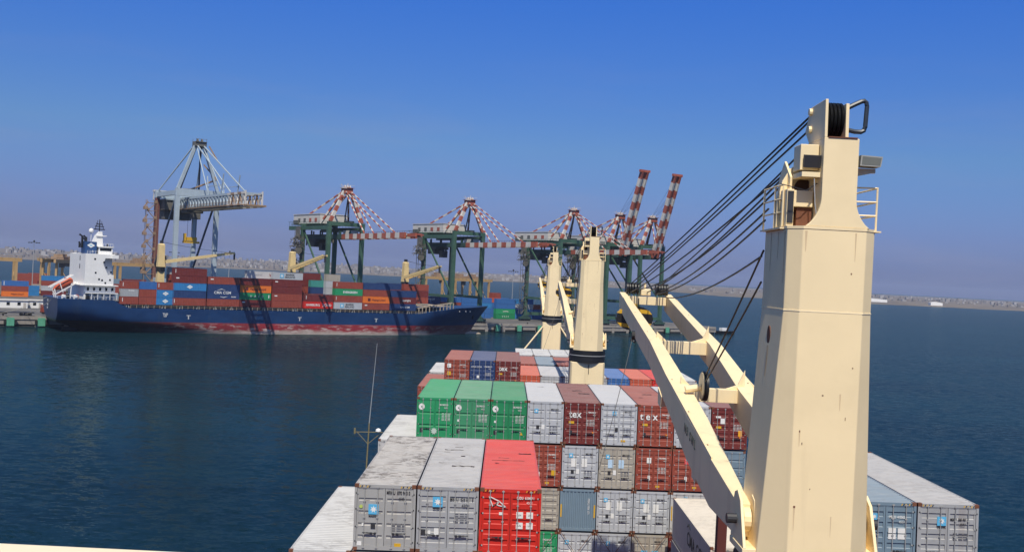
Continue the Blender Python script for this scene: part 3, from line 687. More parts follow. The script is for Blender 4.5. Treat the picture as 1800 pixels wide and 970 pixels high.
# ------------------------------------------------------------------ own ship: hull, bulwark, antenna mast
def own_ship():
    r = thing('cargo_ship', 'own cargo ship under the containers with the three cream cranes', 'ship', (6.9, 0, 0))
    st = [(-30, 15, 15), (150, 15, 15), (175, 13.5, 12), (195, 9, 6), (208, .6, .2)]
    secs = []
    for y, a, b_ in st: secs.append([(-a, y, 7.2), (-b_, y, 2), (-b_ * .9, y, -3), (b_ * .9, y, -3), (b_, y, 2), (a, y, 7.2)])
    MB().loft(secs).build('hull', paint('own_hull_dark', (.02, .03, .06), .5, .2, rust=.4), r)
    MB().prism([(-14.7, -30), (14.7, -30), (14.7, 150), (13.2, 175), (8.7, 195), (.3, 207), (-.3, 207), (-8.7, 195), (-13.2, 175), (-14.7, 150)], 7.204, 7.26, 'z').build('deck', paint('deck_red', (.14, .04, .03), .8, .3, rust=.5), r)
    for y0, y1 in ((39.5, 53.8), (54.2, 68.2), (68.9, 82.6), (99.5, 113.2), (113.8, 127.4), (128.2, 141.8), (142.5, 156)):
        MB().box(-13, 13, y0, y1, 7.26, 7.9 if y0 > 60 else 7.5).build('hatch_cover', MAROONF, r)
own_ship()
def bulwark():
    r = thing('bridge_bulwark', 'cream bulwark of the bridge front at the lower corner', 'bulwark', (0, 3.14, 26.555))
    MB().box(-5, 5, .03, .09, -1.4, -.03).build('plating', CREAM, r)
    MB().box(-5, 5, -.06, .14, -.03, .005).build('cap_rail', paint('cap_rail_cream', (.85, .72, .50), .45, .06), r, bevel=.008)
bulwark()
def antenna():
    r = thing('antenna_mast', 'thin brass coloured antenna mast with a whip beside the flaking grey roof', 'antenna mast', (-6.95, 54.0, 7.26))
    br = paint('brass_paint', (.20, .16, .075), .6, .25, rust=.4)
    MB().tube([(0, 0, 0), (.05, 0, 7.0), (.12, 0, 12.0)], [.055, .045, .035], 8).build('pole', br, r)
    MB().tube([(.12, 0, 12.0), (.22, 0, 14.0), (.33, 0, 16.2)], [.025, .018, .010], 6).build('whip', STEEL, r)
    MB().bar((-.62, 0, 11.5), (.85, 0, 11.55), .035, .035).bar((-.5, 0, 11.5), (.1, 0, 10.9), .03).bar((.75, 0, 11.5), (.1, 0, 10.9), .03).build('cross_arm', br, r)
    MB().tube([(.62, 0, 11.58), (.62, 0, 11.68), (.62, 0, 11.74)], [.15, .14, .04], 10).build('dome', WHITE, r, smooth=True)
    MB().tube([(-.62, 0, 11.4), (-.62, 0, 11.7)], .05, 8).build('lamp', br, r)
    MB().bar((-.95, 0, 8.3), (0, 0, 7.9), .03).bar((-.95, 0, 8.3), (.0, 0, 8.3), .03).bar((.0, 0, 9.3), (.65, 0, 9.2), .03).build('bracket', br, r)
    MB().tube([(-.62, 0, 11.4), (-.95, 0, 8.3)], .008, 4).build('wire', ROPE, r)
    MB().box(-1.3, -.9, -.06, .06, 6.9, 6.98).build('small_plate', STEEL, r)
antenna()

# ------------------------------------------------------------------ deck cranes of the own ship
def octo(hx, hf, yf, yr, c, cr=None):
    """tower plan: half width hx of the front face, chamfer c; y from yf (front) to yr"""
    cr = cr if cr is not None else c
    return [(-hx, yf), (hx, yf), (hx + c, yf + c), (hx + c, yr - cr), (hx, yr), (-hx, yr), (-hx - c, yr - cr), (-hx - c, yf + c)]
CREAML = CREAM
def rope(pts_, sag, n=14):
    p, q = Vector(pts_[0]), Vector(pts_[1]); out = []
    for i in range(n + 1):
        t = i / n; v = p.lerp(q, t); v.z -= sag * 4 * t * (1 - t); out.append(v)
    return out
def deck_crane():
    # local origin: tower axis at sea level; x across, y forward (away from the bridge); tower front at y=-1.4
    r = thing('deck_crane', 'nearest cream deck crane with twin armed boom and black ropes', 'deck crane', (7.975, 26.4, 0), group='cream deck cranes of the loaded ship')
    YF = -1.4
    secs = []
    for z, c, yr in ((20.55, .62, 1.75), (21.1, .59, 1.7), (24.0, .45, 1.5), (26.94, .31, 1.35), (28.95, .31, 1.35)):
        secs.append([(x, y, z) for x, y in octo(.775, 0, YF, yr, c)])
    tw = MB().loft(secs).build('tower', CREAM, r, bevel=.02)
    MB().prism([(x * 1.003, y) for x, y in octo(.78, 0, YF - .006, 1.36, .312)], 26.925, 26.955, 'z').build('weld_band', paint('weld_cream', (.93, .78, .50), .5, .05), tw)
    st = MB()
    for zz, x0, dz in ((24.9, -1.15, .26), (25.2, -1.15, .2)):
        pass
    st.prism([(.05 + .16 * math.cos(t), 26.25 + .24 * math.sin(t)) for t in [k * math.pi / 8 for k in range(16)]], -1.08, -1.128, 'x').build('vent_grille', RUST, tw)
    RS = flat('rust_run', (.66, .50, .30), .7)
    for x, z, l, w_ in ((-.70, 28.9, .5, .06), (.52, 28.9, .7, .04), (.33, 24.95, .4, .04), (-.66, 22.12, .55, .045), (-.62, 23.98, .35, .04), (.25, 21.95, .5, .03)):
        MB().add([(x - w_ / 2, YF - .003, z), (x + w_ / 2, YF - .003, z), (x + w_ * .15, YF - .003, z - l), (x - w_ * .15, YF - .003, z - l)], [(0, 1, 2, 3)]).build('rust_stain', RS, tw)
    for y, z, l, w_ in ((-.9, 28.9, 1.3, .10), (-.3, 28.9, .7, .07), (.4, 28.9, 1.0, .08), (.05, 25.98, .8, .12)):
        xx = -1.089 if z > 27 else -1.14
        MB().add([(xx, y - w_ / 2, z), (xx, y + w_ / 2, z), (xx - (.0 if z > 27 else .045), y + w_ * .2, z - l), (xx - (.0 if z > 27 else .045), y - w_ * .2, z - l)], [(0, 1, 2, 3)]).build('rust_stain', RS, tw)
    # rust chips on the front face
    mb = MB()
    for x, z, w_, h_ in ((-.1, 24.9, .04, .03), (-.62, 24.0, .03, .05), (.60, 25.6, .03, .03), (-.66, 22.15, .05, .05), (-.55, 23.7, .02, .06), (.45, 27.9, .03, .04), (.48, 24.35, .015, .08), (-.3, 22.6, .02, .03)):
        mb.box(x - w_ / 2, x + w_ / 2, YF - .004, YF + .01, z - h_ / 2, z + h_ / 2)
    mb.build('rust_chips', RUST, tw)
    # slewing ring and pedestal
    MB().tube([(0, .1, 19.45), (0, .1, 20.55)], 1.70, 28).build('slewing_ring', BLACK, r, smooth=True)
    MB().tube([(0, .1, 20.05), (0, .1, 20.12)], 1.74, 28).build('bolt_ring', STEEL, r, smooth=True)
    pp = [(-1.45, -1.25), (1.45, -1.25), (1.6, -1.0), (1.6, 1.2), (1.45, 1.45), (-1.45, 1.45), (-1.6, 1.2), (-1.6, -1.0)]
    pd = MB().loft([[(x, y, z) for x, y in pp] for z in (7.3, 19.45)]).build('pedestal', CREAM, r, bevel=.03)
    MB().bar((.1, -1.27, 18.4), (.1, -1.27, 19.3), .06, .05).build('pipe_stub', DSTEEL, pd)
    # top deck and neck
    MB().prism([(x * 1.004, y) for x, y in octo(.775, 0, YF - .012, 1.36, .318)], 28.952, 29.02, 'z').build('top_platform', CREAM, r)
    fl = [(.43 + .33 * (1 - t) ** 2.4, 29.02 + .75 * t) for t in [i / 8 for i in range(9)]]
    prof = [(.78, 29.02)] + fl[1:] + [(.43, 31.2)]
    poly = [(x + .06, z) for x, z in prof] + [(-x + .06, z) for x, z in reversed(prof)]
    nk = MB().prism(poly, YF, YF + .10, 'y').box(-.37, .49, YF + .10, YF + 1.75, 30.05, 31.2).build('neck', CREAM, r, bevel=.012)
    MB().prism([(YF + .10, 29.02), (YF + 1.75, 29.02), (YF + 1.75, 30.05), (YF + .10, 30.05)], -.37, -.31, 'x').prism([(YF + .10, 29.02), (YF + 1.75, 29.02), (YF + 1.75, 30.05), (YF + .10, 30.05)], .43, .49, 'x').build('neck_side', CREAM, nk)
    MB().prism([(-1.16, 29.02), (-.38, 29.02), (-.38, 30.72), (-.62, 30.70), (-.86, 30.52), (-1.04, 30.2), (-1.15, 29.7)], YF + 1.15, YF + 1.22, 'y').build('back_plate', CREAM, nk, bevel=.01)
    MB().prism([(-.52 + .24 * math.cos(t), 29.95 + .34 * math.sin(t)) for t in [k * math.pi / 10 for k in range(20)]], YF + 1.10, YF + 1.148, 'y').build('hole_disc', flat('hole_shade_brown', (.06, .025, .012), .8), nk)  # brown disc on the plate, painting the dark inside of a round hole
    MB().prism([(YF, 31.2), (YF + 1.3, 31.2), (YF + 1.7, 31.55), (YF + 1.3, 32.12), (YF + .05, 32.15)], -.37, -.30, 'x').build('left_cheek', CREAM, nk, bevel=.01)
    MB().prism([(YF + .1, 31.2), (YF + 1.3, 31.2), (YF + 1.6, 31.55), (YF + 1.2, 32.08), (YF + .15, 32.08)], .17, .25, 'x').build('right_cheek', CREAM, nk, bevel=.01)
    MB().box(-.30, .17, YF + .62, YF + .9, 31.25, 31.95).build('sheave_dark_backing', BLACK, nk)  # black box added behind the sheaves to darken the gap between the cheeks
    for x in (-.25, -.155, -.06, .035, .13):
        MB().tube([(x - .035, YF + .62, 31.72), (x - .03, YF + .62, 31.72), (x, YF + .62, 31.72), (x + .03, YF + .62, 31.72), (x + .035, YF + .62, 31.72)], [.42, .44, .40, .44, .42], 24).build('rope_sheave', BLACK, r, smooth=True)
    MB().box(-.28, .44, YF - .02, YF + 1.0, 31.2, 31.23).build('sheave_deck', RUST, nk)
    MB().tube([(.22, YF + .3, 31.98), (.42, YF + .3, 32.09), (.58, YF + .3, 32.17), (.66, YF + .3, 32.19), (.71, YF + .3, 32.15), (.73, YF + .3, 32.06), (.72, YF + .3, 31.8), (.71, YF + .3, 31.55), (.68, YF + .3, 31.46), (.61, YF + .3, 31.42), (.45, YF + .3, 31.42), (.25, YF + .3, 31.46)], .058, 8).build('pipe_loop', flat('dark_blue_pipe', (.03, .04, .055), .4), r, smooth=True)
    for z, ln in ((32.0, .5), (31.55, .45)): MB().tube([(-.44, YF + 1.2, z), (-.36, YF + 1.2, z)], .09, 10).build('pin_boss', CREAM, nk)
    # cabinets and fittings on the near left of the neck
    cb = MB().box(-.84, -.385, YF + .35, YF + .95, 30.42, 31.06).build('upper_cabinet', CREAML, r, bevel=.015)
    MB().bar((-.58, YF + .28, 30.48), (-.58, YF + .22, 30.78), .40, .14, up=(0, 1, 0)).build('floodlight', DSTEEL, r)
    MB().box(-.84, -.385, YF + .15, YF + .95, 30.24, 30.36).build('lamp_bracket', CREAM, r)
    lc = MB().box(-1.08, -.90, YF + .5, YF + 1.1, 29.02, 29.95).box(-.898, -.42, YF + .55, YF + 1.1, 29.52, 29.93).build('lower_cabinet', CREAML, r, bevel=.015)
    MB().box(-1.065, -.92, YF + .47, YF + .498, 29.1, 29.9).build('louvre', DSTEEL, lc)
    MB().box(-.80, -.42, YF + .62, YF + 1.1, 29.02, 29.5).build('recess_block', RUST, r)  # rust brown block for the recess below the cabinet, its dark put in as colour
    MB().prism([(YF + .9, 29.02), (YF + 2.3, 29.02), (YF + 2.3, 29.5), (YF + 1.9, 30.4), (YF + 1.5, 30.75), (YF + .9, 30.3)], -.92, -.86, 'x').build('rope_guard', CREAM, r, bevel=.01)
    MB().tube([(-.4, YF + .3, 30.1), (-.7, YF + .2, 29.9), (-1.0, YF + .1, 29.95), (-1.35, YF + .1, 30.02)], .012, 5).build('cable', DSTEEL, r)
    MB().tube([(-.52, YF + .18, 30.2), (-.48, YF + .16, 29.6), (-.4, YF + .14, 29.1)], .016, 5).build('cable', STEEL, r)
    MB().tube([(-.40, YF + .1, 29.25), (-.33, YF + .1, 29.3)], .07, 8).build('cable_gland', CREAM, r)
    # guard rails
    def rail(pts, name='guard_rail'):
        mb = MB()
        for a, b_ in zip(pts, pts[1:]):
            for h in (.36, .70, 1.05): mb.tube([(a[0], a[1], 29.02 + h), (b_[0], b_[1], 29.02 + h)], .022, 6)
        for p in pts: mb.tube([(p[0], p[1], 29.0), (p[0], p[1], 30.09)], .026, 6)
        return mb.build(name, CREAM, r)
    rail([(.62, YF + .6), (1.17, YF + .5), (1.20, YF + 2.6), (.6, YF + 2.65)])
    rail([(-1.11, YF + .75), (-1.14, YF + 1.4), (-1.14, YF + 2.5)])
    MB().box(.79, 1.22, YF + .25, YF + 2.7, 28.955, 28.99).build('side_platform', CREAM, r); MB().box(-1.2, -.9, YF + .6, YF + 2.6, 28.955, 28.99).build('side_platform', CREAM, r)
    MB().box(.47, 1.02, YF + .3, YF + .42, 30.42, 30.52).prism([(.47, 30.3), (.47, 30.42), (.95, 30.42)], YF + .31, YF + .41, 'y').build('lamp_arm', CREAM, r)
    fl = MB().prism([(.55, 30.56), (1.06, 30.55), (1.10, 30.80), (.57, 30.82)], YF + .05, YF + .5, 'y').build('floodlight', flat('lamp_grey', (.34, .34, .31), .5), r)
    MB().add([(.585, YF + .046, 30.59), (1.04, YF + .046, 30.58), (1.07, YF + .046, 30.77), (.6, YF + .046, 30.79)], [(0, 1, 2, 3)]).build('lamp_glass', flat('lamp_glass', (.16, .165, .14), .25), fl)
    # boom: twin arms hinged low on both sides
    prof_t = [(0.1, 21.85), (3.8, 22.32), (8.0, 22.92), (11.6, 23.55), (18.3, 24.85), (32.0, 26.75)]
    hgt = [.85, 1.40, 1.35, 1.12, 1.02, .92]
    wid = [.34, .52, .70, .70, .52, .36]
    def ax(y): return 1.52 - .22 * max(0, y) / 32
    bm = None
    for s in (-1, 1):
        secs = []
        for (y, z), h, w_ in zip(prof_t, hgt, wid):
            o = ax(y) + .17; i_ = o - w_
            secs.append([(s * o, y, z - h), (s * i_, y, z - h), (s * i_, y, z), (s * o, y, z)])
        arm = MB().loft(secs).build('boom_arm', CREAM, r, bevel=.015)
        MB().prism([(-.35, 21.2), (.35, 21.1), (.35, 21.9), (.1, 22.1), (-.2, 22.0)], s * 1.24, s * 1.34, 'x').build('hinge_plate', CREAM, arm, bevel=.01)
        MB().prism([(.15 + .32 * math.cos(t), 21.45 + .32 * math.sin(t)) for t in [k * math.pi / 8 for k in range(16)]], s * 1.36, s * 1.56, 'x').build('hinge_boss', CREAM, arm, bevel=.02)
        MB().tube([(s * 1.2, .15, 21.45), (s * 1.95, .15, 21.45)], .13, 12).build('hinge_pin', DSTEEL, arm)
        # stringer edge on the arm's outer top
        MB().bar((s * (ax(3.8) + .15), 3.8, 22.35), (s * (ax(11.6) + .15), 11.6, 23.58), .04, .06).bar((s * (ax(11.6) + .15), 11.6, 23.58), (s * (ax(30) + .15), 30, 26.48), .04, .06).build('edge_strip', CREAM, arm)
        mb = MB()
        for y in (5.2, 8.8, 12.7, 20.5, 25.5):
            for (a, b_), (c, d) in zip(prof_t, prof_t[1:]):
                if a <= y <= c: z = b_ + (d - b_) * (y - a) / (c - a)
            mb.box(s * (ax(y) + .02) - .02, s * (ax(y) + .02) + .02, y - .05, y + .05, z - .02, z + .012)
        mb.build('rust_spots', RUST, arm)
    o = r
    lt = letter(o, 'N 3   S W L', (-1.662, 7.4, 22.42), .42, flat('worn_lettering', (.05, .065, .05), .7), (90, 0, -90), bold=.006); lt.rotation_euler = Matrix(((0, 0, -1), (-.99, -.14, 0), (-.14, .99, 0))).to_euler()
    def ztop(y):
        for (a, b_), (c, d) in zip(prof_t, prof_t[1:]):
            if a <= y <= c: return b_ + (d - b_) * (y - a) / (c - a)
    def cross(y, th, depth, name, gus=False):
        z = ztop(y) - .12; xi = ax(y) + .17 - .4
        mb = MB().box(-xi, xi, y - depth / 2, y + depth / 2, z - th, z)
        if gus:
            for s in (-1, 1): mb.prism([(s * xi, z), (s * (xi - .75), z), (s * (xi - .25), z + .18), (s * xi, z + .75)] if s > 0 else [(s * xi, z), (s * (xi - .45), z), (s * xi, z + .4)], y - .05, y + .05, 'y')
        return mb.build(name, CREAM, r, bevel=.012)
    cross(31.5, .45, .8, 'tip_beam'); cross(19.2, .55, .5, 'cross_beam', True); cross(12.2, .5, .45, 'cross_beam', True)
    for y in (6.6, 14.5):
        MB().prism([(y - .5, ztop(y) - 1.18), (y + .5, ztop(y) - .9), (y + .35, ztop(y) - 1.55), (y - .3, ztop(y) - 1.6)], -1.62, -1.40, 'x').build('bracket', CREAM, r)
    # tip sheaves, hoist fittings
    for x in (-1.1, .55):
        for k in range(5): MB().tube([(x + k * .15 - .05, 31.6, 27.0), (x + k * .15 + .05, 31.6, 27.0)], .33, 16).build('tip_sheave', BLACK, r, smooth=True)
    MB().box(-.35, .2, 31.2, 31.8, 26.63, 27.0).build('tip_block', CREAM, r, bevel=.05); MB().tube([(-.1, 31.5, 27.0), (-.1, 31.5, 27.35)], .06, 8).build('tip_lamp', CREAM, r)
    sh = MB().tube([(-.64, 10.9, 23.75), (-.48, 10.9, 23.75)], .54, 24).build('boom_sheave', BLACK, r, smooth=True); MB().tube([(-.675, 10.9, 23.75), (-.645, 10.9, 23.75)], .50, 24).build('sheave_plate', CREAM, sh, smooth=True)
    MB().tube([(-1.25, 10.9, 23.6), (-.7, 10.9, 23.7)], .13, 10).build('sheave_axle', CREAM, sh)
    # hook block, striped
    hb = MB(); zc, yc, xc = 25.35, 30.6, -.75
    for s in (-1, 1):
        n = 8
        for k in range(n):                         # round cheek cut in slanting bands
            def P_(q, t): a = math.pi * (t - .5); return (xc + s * (.10 + q * .92 * math.cos(a)), zc + .68 * math.sin(a))
            t0, t1 = k / n, (k + 1) / n; h0, h1 = zc + .68 * math.sin(math.pi * (t0 - .5)) , zc + .68 * math.sin(math.pi * (t1 - .5))
            hb.prism([(xc + s * .10, h0 + .06 * s), P_(1, t0), P_(1, t1), (xc + s * .10, h1 + .06 * s)], yc - .32, yc + .32, 'y', YELLOW if k in (2, 5) else BLACK)
    hk = hb.box(xc - .099, xc + .099, yc - .28, yc + .28, zc - .5, zc + .8, YELLOW).build('hook_block', None, r)
    MB().tube([(xc, yc, zc - .5), (xc, yc, zc - .85), (xc + .22, yc, zc - 1.1), (xc + .1, yc, zc - 1.32), (xc - .15, yc, zc - 1.2)], [.1, .09, .09, .08, .04], 8).build('hook', DSTEEL, hk, smooth=True)
    for x in (-.3, .3): MB().tube([(xc + x * .8, yc, zc + .5), (xc + x, 31.4, 26.8)], .025, 6).build('hoist_rope', ROPE, r)
    # luffing and hoist ropes
    hd = (-.1, YF + .9)
    RP = [((-.30, YF + 1.35, 31.98), (-.9, 31.6, 27.25), 0.06), ((-.27, YF + 1.4, 31.9), (-.75, 31.6, 27.2), 0.15), ((-.2, YF + 1.45, 31.72), (-.55, 31.6, 27.15), 0.06), ((-.1, YF + 1.45, 31.45), (.6, 31.6, 27.1), 0.15),
          ((-.85, YF + 1.7, 30.45), (-.95, 31.4, 26.75), 0.23), ((-.86, YF + 1.8, 30.35), (.0, 31.4, 26.8), 0.36), ((-.9, YF + 2.0, 30.1), (-.6, 31.5, 26.9), 0.55),
          ((-1.1, YF + 2.2, 29.55), (.75, 31.6, 26.9), 0.32), ((-1.15, YF + 2.3, 29.25), (.55, 31.5, 26.75), 0.42), ((-1.12, YF + 2.6, 28.3), (.9, 31.5, 26.6), 0.42)]
    for p, q, sg in RP: MB().tube(rope((p, q), sg), .029, 6).build('luffing_rope', ROPE, r)
    MB().tube(rope(((-1.1, YF + 2.5, 28.45), (-.58, 10.6, 24.2)), .05, 8), .03, 6).build('hoist_rope', ROPE, r); MB().tube(rope(((-1.1, YF + 2.6, 27.6), (-.58, 11.35, 23.6)), .05, 8), .03, 6).build('hoist_rope', ROPE, r)
    MB().tube(rope(((-1.62, 24.0, 24.6), (-3.4, 19.5, 18.9)), .2, 8), .016, 5).build('tag_line', ROPE, r)
    MB().tube([(-1.66, 24.0, 24.75), (-1.5, 24.0, 24.75)], .22, 12).build('tag_sheave', BLACK, r)
    # hinge lugs at the tower foot
    for s in (-1, 1):
        MB().prism([(-.75, 20.9), (.7, 20.9), (.7, 21.6), (.45, 22.1), (.15, 22.2), (-.2, 22.0), (-.5, 21.4)], s * 1.62, s * 1.70, 'x').build('hinge_lug', CREAM, r, bevel=.015)
        MB().box(min(s * 1.2, s * 1.72), max(s * 1.2, s * 1.72), -.75, .7, 20.72, 20.9).build('hinge_base', CREAM, r, bevel=.015)
    MB().tube([(1.32, 1.1, 23.9), (1.33, 1.0, 22.6), (1.5, .9, 21.2)], .025, 6).build('conduit', DSTEEL, r)
    freeze(r)
    return r
dc = deck_crane()
mid = copy_tree(dc); mid.location = (8.0, 96.7, 0.1); mid['label'] = 'middle cream deck crane with black ring, half hidden boom beyond the green containers'
far = copy_tree(dc); far.location = (8.0, 172.0, 0.2); far['label'] = 'farthest cream deck crane near the bow with two slanting stay poles'
for s, (xe, ze) in ((-1, (-6.2, 12.5)), (1, (6.2, 12.0))):
    MB().tube([(s * 1.5, -1.3, 18.7), (xe, -2.5, ze), (xe * 1.65, -3.5, 8)], .13, 8).build('stay_pole', CREAM, far)

# ------------------------------------------------------------------ the blue container ship
SX, SN = 71.4, 382.0
def ship_pt(x, y, z=0): return PT(SX + x, SN + y, z)
def blue_ship():
    r = thing('container_ship', 'blue hulled container ship with white superstructure moored at the quay', 'container ship', ship_pt(0, 0), (0, 0, A))
    def lerp(tab, x):
        for (a, b_), (c, d) in zip(tab, tab[1:]):
            if x <= c: return b_ + (d - b_) * max(0, (x - a)) / (c - a)
        return tab[-1][1]
    decks = [(0, 11.5), (18.5, 11.25), (20.5, 10.0), (23.5, 8.8), (140, 8.85), (146, 9.9), (158, 11.5), (182, 12.4)]
    fs0 = [(-3, .02), (0, .04), (2.2, .12), (3.2, .40), (4.5, .72), (6, .88), (8, .95), (13, .97)]
    Ls = [(-3, 62), (0, 55), (2.2, 44), (4, 30), (8, 16), (13, 14)]
    xs0 = [(-3, 16), (0, 11), (2.2, 4.5), (3.2, 1.2), (4.5, .6), (13, 0)]
    xt = [(-3, 171), (0, 172.5), (4, 175), (8, 178.2), (13, 182.6)]
    xb = [(-3, 118), (0, 122), (4, 132), (9, 146), (13, 152)]
    def hb(x, z):
        f = lerp(fs0, z); t = min(1, max(0, x - lerp(xs0, z)) / lerp(Ls, z)); f = f + (1 - f) * (1 - (1 - t) ** 2.2)
        x0, x1 = lerp(xb, z), lerp(xt, z)
        if x > x0: u = min(1, (x - x0) / (x1 - x0)); f *= max(0.012, 1 - u ** (1.75 if z < 8 else 2.1))
        return 13 * f
    xs = [0, 1.2, 3, 6, 10, 14, 18.5, 20.5, 23.5, 30, 40, 52, 70, 100, 122, 130, 138, 140, 144, 146, 150, 154, 158, 162, 166, 170, 173, 176, 179, 181, 182]
    zl = [-3, 0, 1.2, 2.2, 3.2, 4, 5.2, 7]
    rows = []
    for x in xs:
        dk = lerp(decks, x); row = []
        for z in zl + [8.4 if dk < 9.2 else (7 + dk) / 2, dk]:
            x_ = max(x, lerp(xs0, z)) if x < 20 else min(x, lerp(xt, z)); row.append((x_, hb(x_, z), z))
        rows.append(row)
    V, Fc = [], []; n = len(rows[0])
    for row in rows:
        V += [(x, -b_, z) for x, b_, z in row] + [(x, b_, z) for x, b_, z in row]
    W = 2 * n
    for i in range(len(rows) - 1):
        for k in range(n - 1):
            a = i * W + k; Fc.append((a, a + W, a + W + 1, a + 1)); a += n; Fc.append((a, a + 1, a + W + 1, a + W))
        a = i * W + n - 1; Fc.append((a, a + W, a + W + n, a + n))
    for k in range(n - 1): Fc.append((k, k + 1, n + k + 1, n + k))
    hm, t, b = new_mat('ship_hull_paint'); N, L = t.nodes.new, t.links.new
    co = N('ShaderNodeTexCoord'); sp = N('ShaderNodeSeparateXYZ'); L(co.outputs['Object'], sp.inputs[0])
    def nz(s, d, st):
        mp = N('ShaderNodeMapping'); mp.inputs['Scale'].default_value = st; q = N('ShaderNodeTexNoise'); q.inputs['Scale'].default_value = s; q.inputs['Detail'].default_value = d; q.inputs['Roughness'].default_value = .65
        L(co.outputs['Object'], mp.inputs[0]); L(mp.outputs[0], q.inputs[0]); return q.outputs[0]
    def mr(src, lo, hi):
        q = N('ShaderNodeMapRange'); q.inputs['From Min'].default_value = lo; q.inputs['From Max'].default_value = hi; L(src, q.inputs[0]); return q.outputs[0]
    def mx(a, bb, f):
        q = N('ShaderNodeMix'); q.data_type = 'RGBA'; L(f, q.inputs[0])
        for s_, v in ((6, a), (7, bb)):
            if isinstance(v, tuple): q.inputs[s_].default_value = (*v, 1)
            else: L(v, q.inputs[s_])
        return q.outputs[2]
    def ma(op, a, bb):
        q = N('ShaderNodeMath'); q.operation = op
        for s_, v in ((0, a), (1, bb)):
            if isinstance(v, (int, float)): q.inputs[s_].default_value = v
            else: L(v, q.inputs[s_])
        return q.outputs[0]
    blue = mx((.006, .029, .095), (.010, .044, .135), mr(nz(.12, 4, (1, 1, 2)), .35, .7))
    blue = mx(blue, (.05, .075, .11), ma('MULTIPLY', mr(nz(.5, 4, (1, 1, .12)), .55, .8), .6))
    red = mx((.30, .028, .035), (.17, .03, .03), mr(nz(.25, 5, (1, 1, 1)), .4, .7))
    low = ma('ADD', sp.outputs['Z'], ma('MULTIPLY', ma('SUBTRACT', nz(.22, 6, (.6, 1, 1.3)), .5), 4.0))
    red = mx((.40, .33, .28), red, mr(low, .6, 1.9))
    red = mx(red, (.50, .40, .36), ma('MULTIPLY', mr(nz(.6, 6, (.4, 1, 1.6)), .52, .60), mr(sp.outputs['Z'], 4.0, 2.6)))
    aft = mr(sp.outputs['X'], 62, 22)   # lower hull darker towards the stern
    red = mx(red, (.045, .035, .033), ma('MULTIPLY', aft, .92))
    fw = mr(sp.outputs['X'], 142, 158); red = mx(red, (.17, .06, .06), ma('MULTIPLY', fw, .75))
    L(mx(red, blue, mr(sp.outputs['Z'], 3.97, 4.03)), b.inputs['Base Color']); b.inputs['Roughness'].default_value = .42
    hull = MB().add(V, Fc).build('hull', hm, r); shade(hull, 35)
    MB().loft([[(x, rr * math.cos(k * math.pi / 5), -.6 + rr * 1.15 * math.sin(k * math.pi / 5)) for k in range(10)] for x, rr in ((168, 1.3), (173, 1.5), (176.5, 1.35), (178.5, .8), (179.2, .15))]).build('bulbous_bow', paint('bow_bulb_tan', (.42, .34, .26), .7, .2), hull, smooth=True)
    MB().prism([(4.5, -3), (9.5, -3), (9.5, 1.2), (4.5, 1.2)], -.35, .35, 'y').build('rudder', flat('rudder_dark', (.03, .02, .02), .7), hull)
    # hull marks
    for x in (44.3, 87.0, 119.8):
        MB().box(x - .75, x + .75, -13.03, -12.95, 6.4, 6.65).box(x - .2, x + .2, -13.03, -12.95, 5.2, 6.4).build('tug_mark', flat('faded_mark', (.5, .5, .48), .6), hull)
    for z in (6.9, 6.2): letter(hull, 'TUG' if z > 6.5 else 'LIS', (36, -13.06, z), .9, MARKW, bold=.02)
    for z, w_ in ((10.2, 'SETE'), (8.7, 'OMY'), (7.6, 'IMO')): letter(hull, w_, (-.06, 2.5, z), .95, MARKW, (90, 0, -90), bold=.03)
    for x in (160, 164, 167): letter(hull, 'M', (x, -hb(x, 10.2) - .25, 10.2), .8, MARKW, (90, 0, 22), bold=.02)
    MB().tube([(171.5, -hb(171.5, 8) - .1, 8.2), (172, -hb(172, 7) - .3, 6.8)], .35, 8).build('anchor', DSTEEL, hull)
    # forecastle bulwark tan rails and breakwater
    tanm = paint('forecastle_tan', (.40, .33, .24), .7, .25, rust=.5)
    mb = MB()
    for i in range(11):
        x = 139.5 + i * 1.7; zz = lerp(decks, x); mb.box(x - .15, x + .15, -hb(x, zz) + .3, -hb(x, zz) + .6, zz, zz + 2.4)
    mb.bar((139, -12.2, 11.2), (157, -10.2, 13.7), .2, .5); mb.box(140, 156, -10, 9, 11.9, 12.2)
    mb.build('breakwater', tanm, r)
    mb = MB()
    for i in range(60):
        x = 24 + i * 2; mb.box(x - .06, x + .06, -12.9, -12.78, 8.8, 9.9)
    for h in (.5, 1.05): mb.box(24, 142, -12.88, -12.8, 8.8 + h - .03, 8.8 + h + .03)
    mb.build('deck_rail', tanm, r)
    # container stools along the deck edge
    for x in [23 + i * 6.2 for i in range(19)]:
        MB().prism([(x - .7, 8.85), (x - .35, 8.85), (x - .05, 10.15), (x + .05, 10.15), (x + .35, 8.85), (x + .7, 8.85), (x + .25, 10.35), (x - .25, 10.35)], -12.6, -12.2, 'y').build('deck_stool', paint('stool_grey', (.42, .42, .38), .7, .2, rust=.4), r)
    MB().box(24, 139, -11.4, 11.4, 8.85, 10.05).build('hatch_coaming', paint('coaming_blue', (.06, .09, .13), .7, .3, rust=.4), r)
    # superstructure
    sp_ = MB(); 
    sp_.box(8.5, 18, -9, 9, 16.4, 26.9)
    side = [(8.5, 16.4), (18, 16.4), (18, 20.0), (16.2, 19.8), (14.4, 23.6), (15.0, 25.7), (18, 25.7), (18, 27.0), (8.5, 27.0)]
    for a, b_ in ((-12.2, -9.003), (9.003, 12.2)): sp_.prism(side, a, b_, 'y')
    sp_.box(8.7, 19, -11.0, 11.0, 11.4, 16.1); sp_.box(7.2, 19.6, -12.6, 12.6, 16.12, 16.38); sp_.box(9, 19.6, -12.6, 12.6, 13.5, 13.75)
